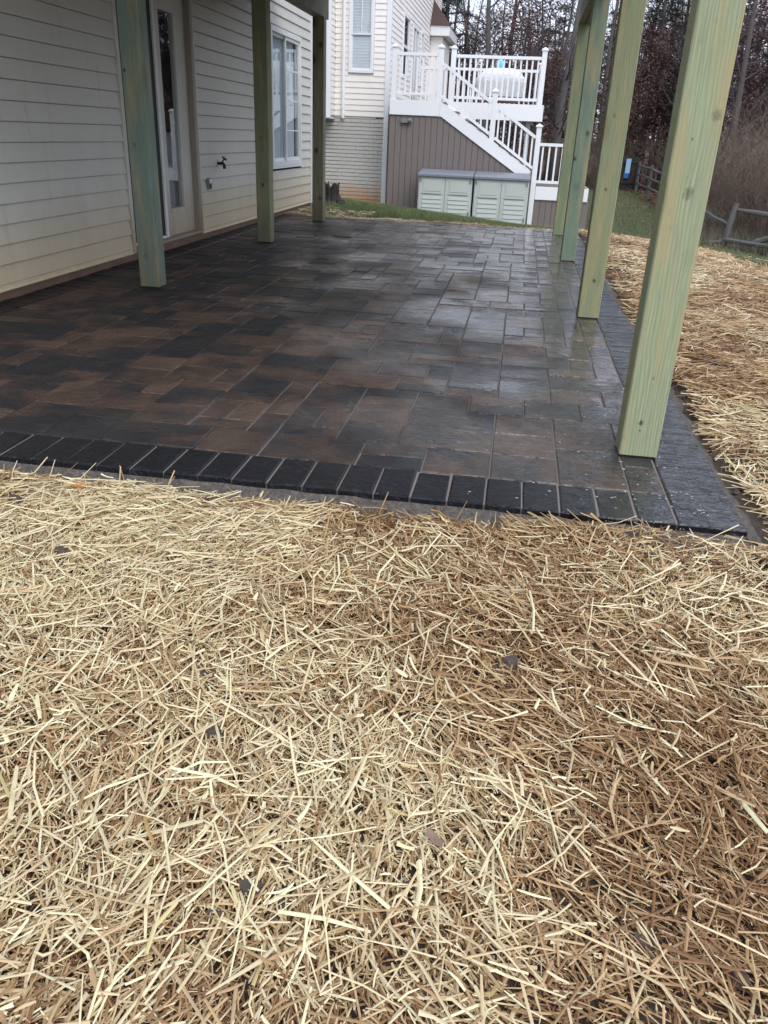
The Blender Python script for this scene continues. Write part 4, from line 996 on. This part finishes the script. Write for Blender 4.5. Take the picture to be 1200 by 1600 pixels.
straw_obj('side_straw_mulch', 'matted straw mulch along the open side of the patio', [
    straw(36000, (.82, 3.2, 1.6, 6.5), .04, .22, .004, .007, 103, -.08, .035, notgrass),
    straw(30000, (.82, 4.5, 6.0, 15.5), .07, .26, .006, .011, 104, -.24, .04, notgrass)])
straw_obj('scattered_straw', 'thin line of straw along the far patio edge', [
    straw(5200, (-3.4, 1.2, 11.56, 11.95), .05, .2, .005, .009, 105, .15, .03),
    straw(900, (-3.3, -2.2, 11.6, 13.2), .05, .2, .005, .009, 106, .1, .03)])
# soil clods and a few fallen leaves lying in the straw
mb = MB()
for k in range(420):
    xx = rnd.uniform(-1.8, 1.4); yy = rnd.uniform(.6, 2.36)
    if k > 280: xx = PX1 + .03 + rnd.random() * .32; yy = rnd.uniform(2.35, 7)
    r = rnd.uniform(.005, .014) if rnd.random() < .75 else rnd.uniform(.014, .032); zz = T(xx, yy) + r * rnd.uniform(-.2, .5) + .006
    V = []; 
    for i, (zf, rf) in enumerate(((-.6, .6), (.1, 1), (.7, .6))):
        for j in range(6): a = j * math.pi / 3 + i * .4; q = rnd.uniform(.75, 1.2); V.append((xx + math.cos(a) * r * rf * q, yy + math.sin(a) * r * rf * q, zz + zf * r * q))
    mb.poly(V, [(i * 6 + j, i * 6 + (j + 1) % 6, i * 6 + 6 + (j + 1) % 6, i * 6 + 6 + j) for i in range(2) for j in range(6)] + [tuple(range(12, 18))])
tag(mb.build('soil_clods', 'clod'), 'dark clods of wet soil showing through the straw', 'soil', kind='stuff')
def fallen_leaf(x, y, z, s, mat, label, rz):
    pr = [(-1, 0), (-.7, .28), (-.3, .42), (0, .36), (.35, .44), (.7, .22), (1.1, 0), (.7, -.25), (.3, -.40), (-.05, -.33), (-.4, -.42), (-.75, -.2)]
    V = [(a * s, b * s, .25 * s * (a * a * .5 + abs(b) * .8)) for a, b in pr] + [(0, 0, 0)]
    t = thing('fallen_leaf', label, 'leaf', (x, y, z)); t.rotation_euler = (.15, .1, rz)
    n = len(pr); MB().poly(V, [(i, (i + 1) % n, n) for i in range(n)]).build('blade', mat, t)
    MB().tube([(-1.5 * s, .05 * s, .1 * s), (-.9 * s, 0, .08 * s), (0, 0, .012 * s)], [.02 * s, .025 * s, .02 * s], 4).build('stalk', mat, t)
fallen_leaf(-1.315, 2.215, T(-1.315, 2.215) + .05, .026, 'oleaf', 'small orange fallen leaf on pale straw beside the black border', .5)
fallen_leaf(-.03, 1.02, T(-.03, 1.02) + .05, .026, 'rleaf', 'red brown fallen leaf lying alone in the straw', 2.2)
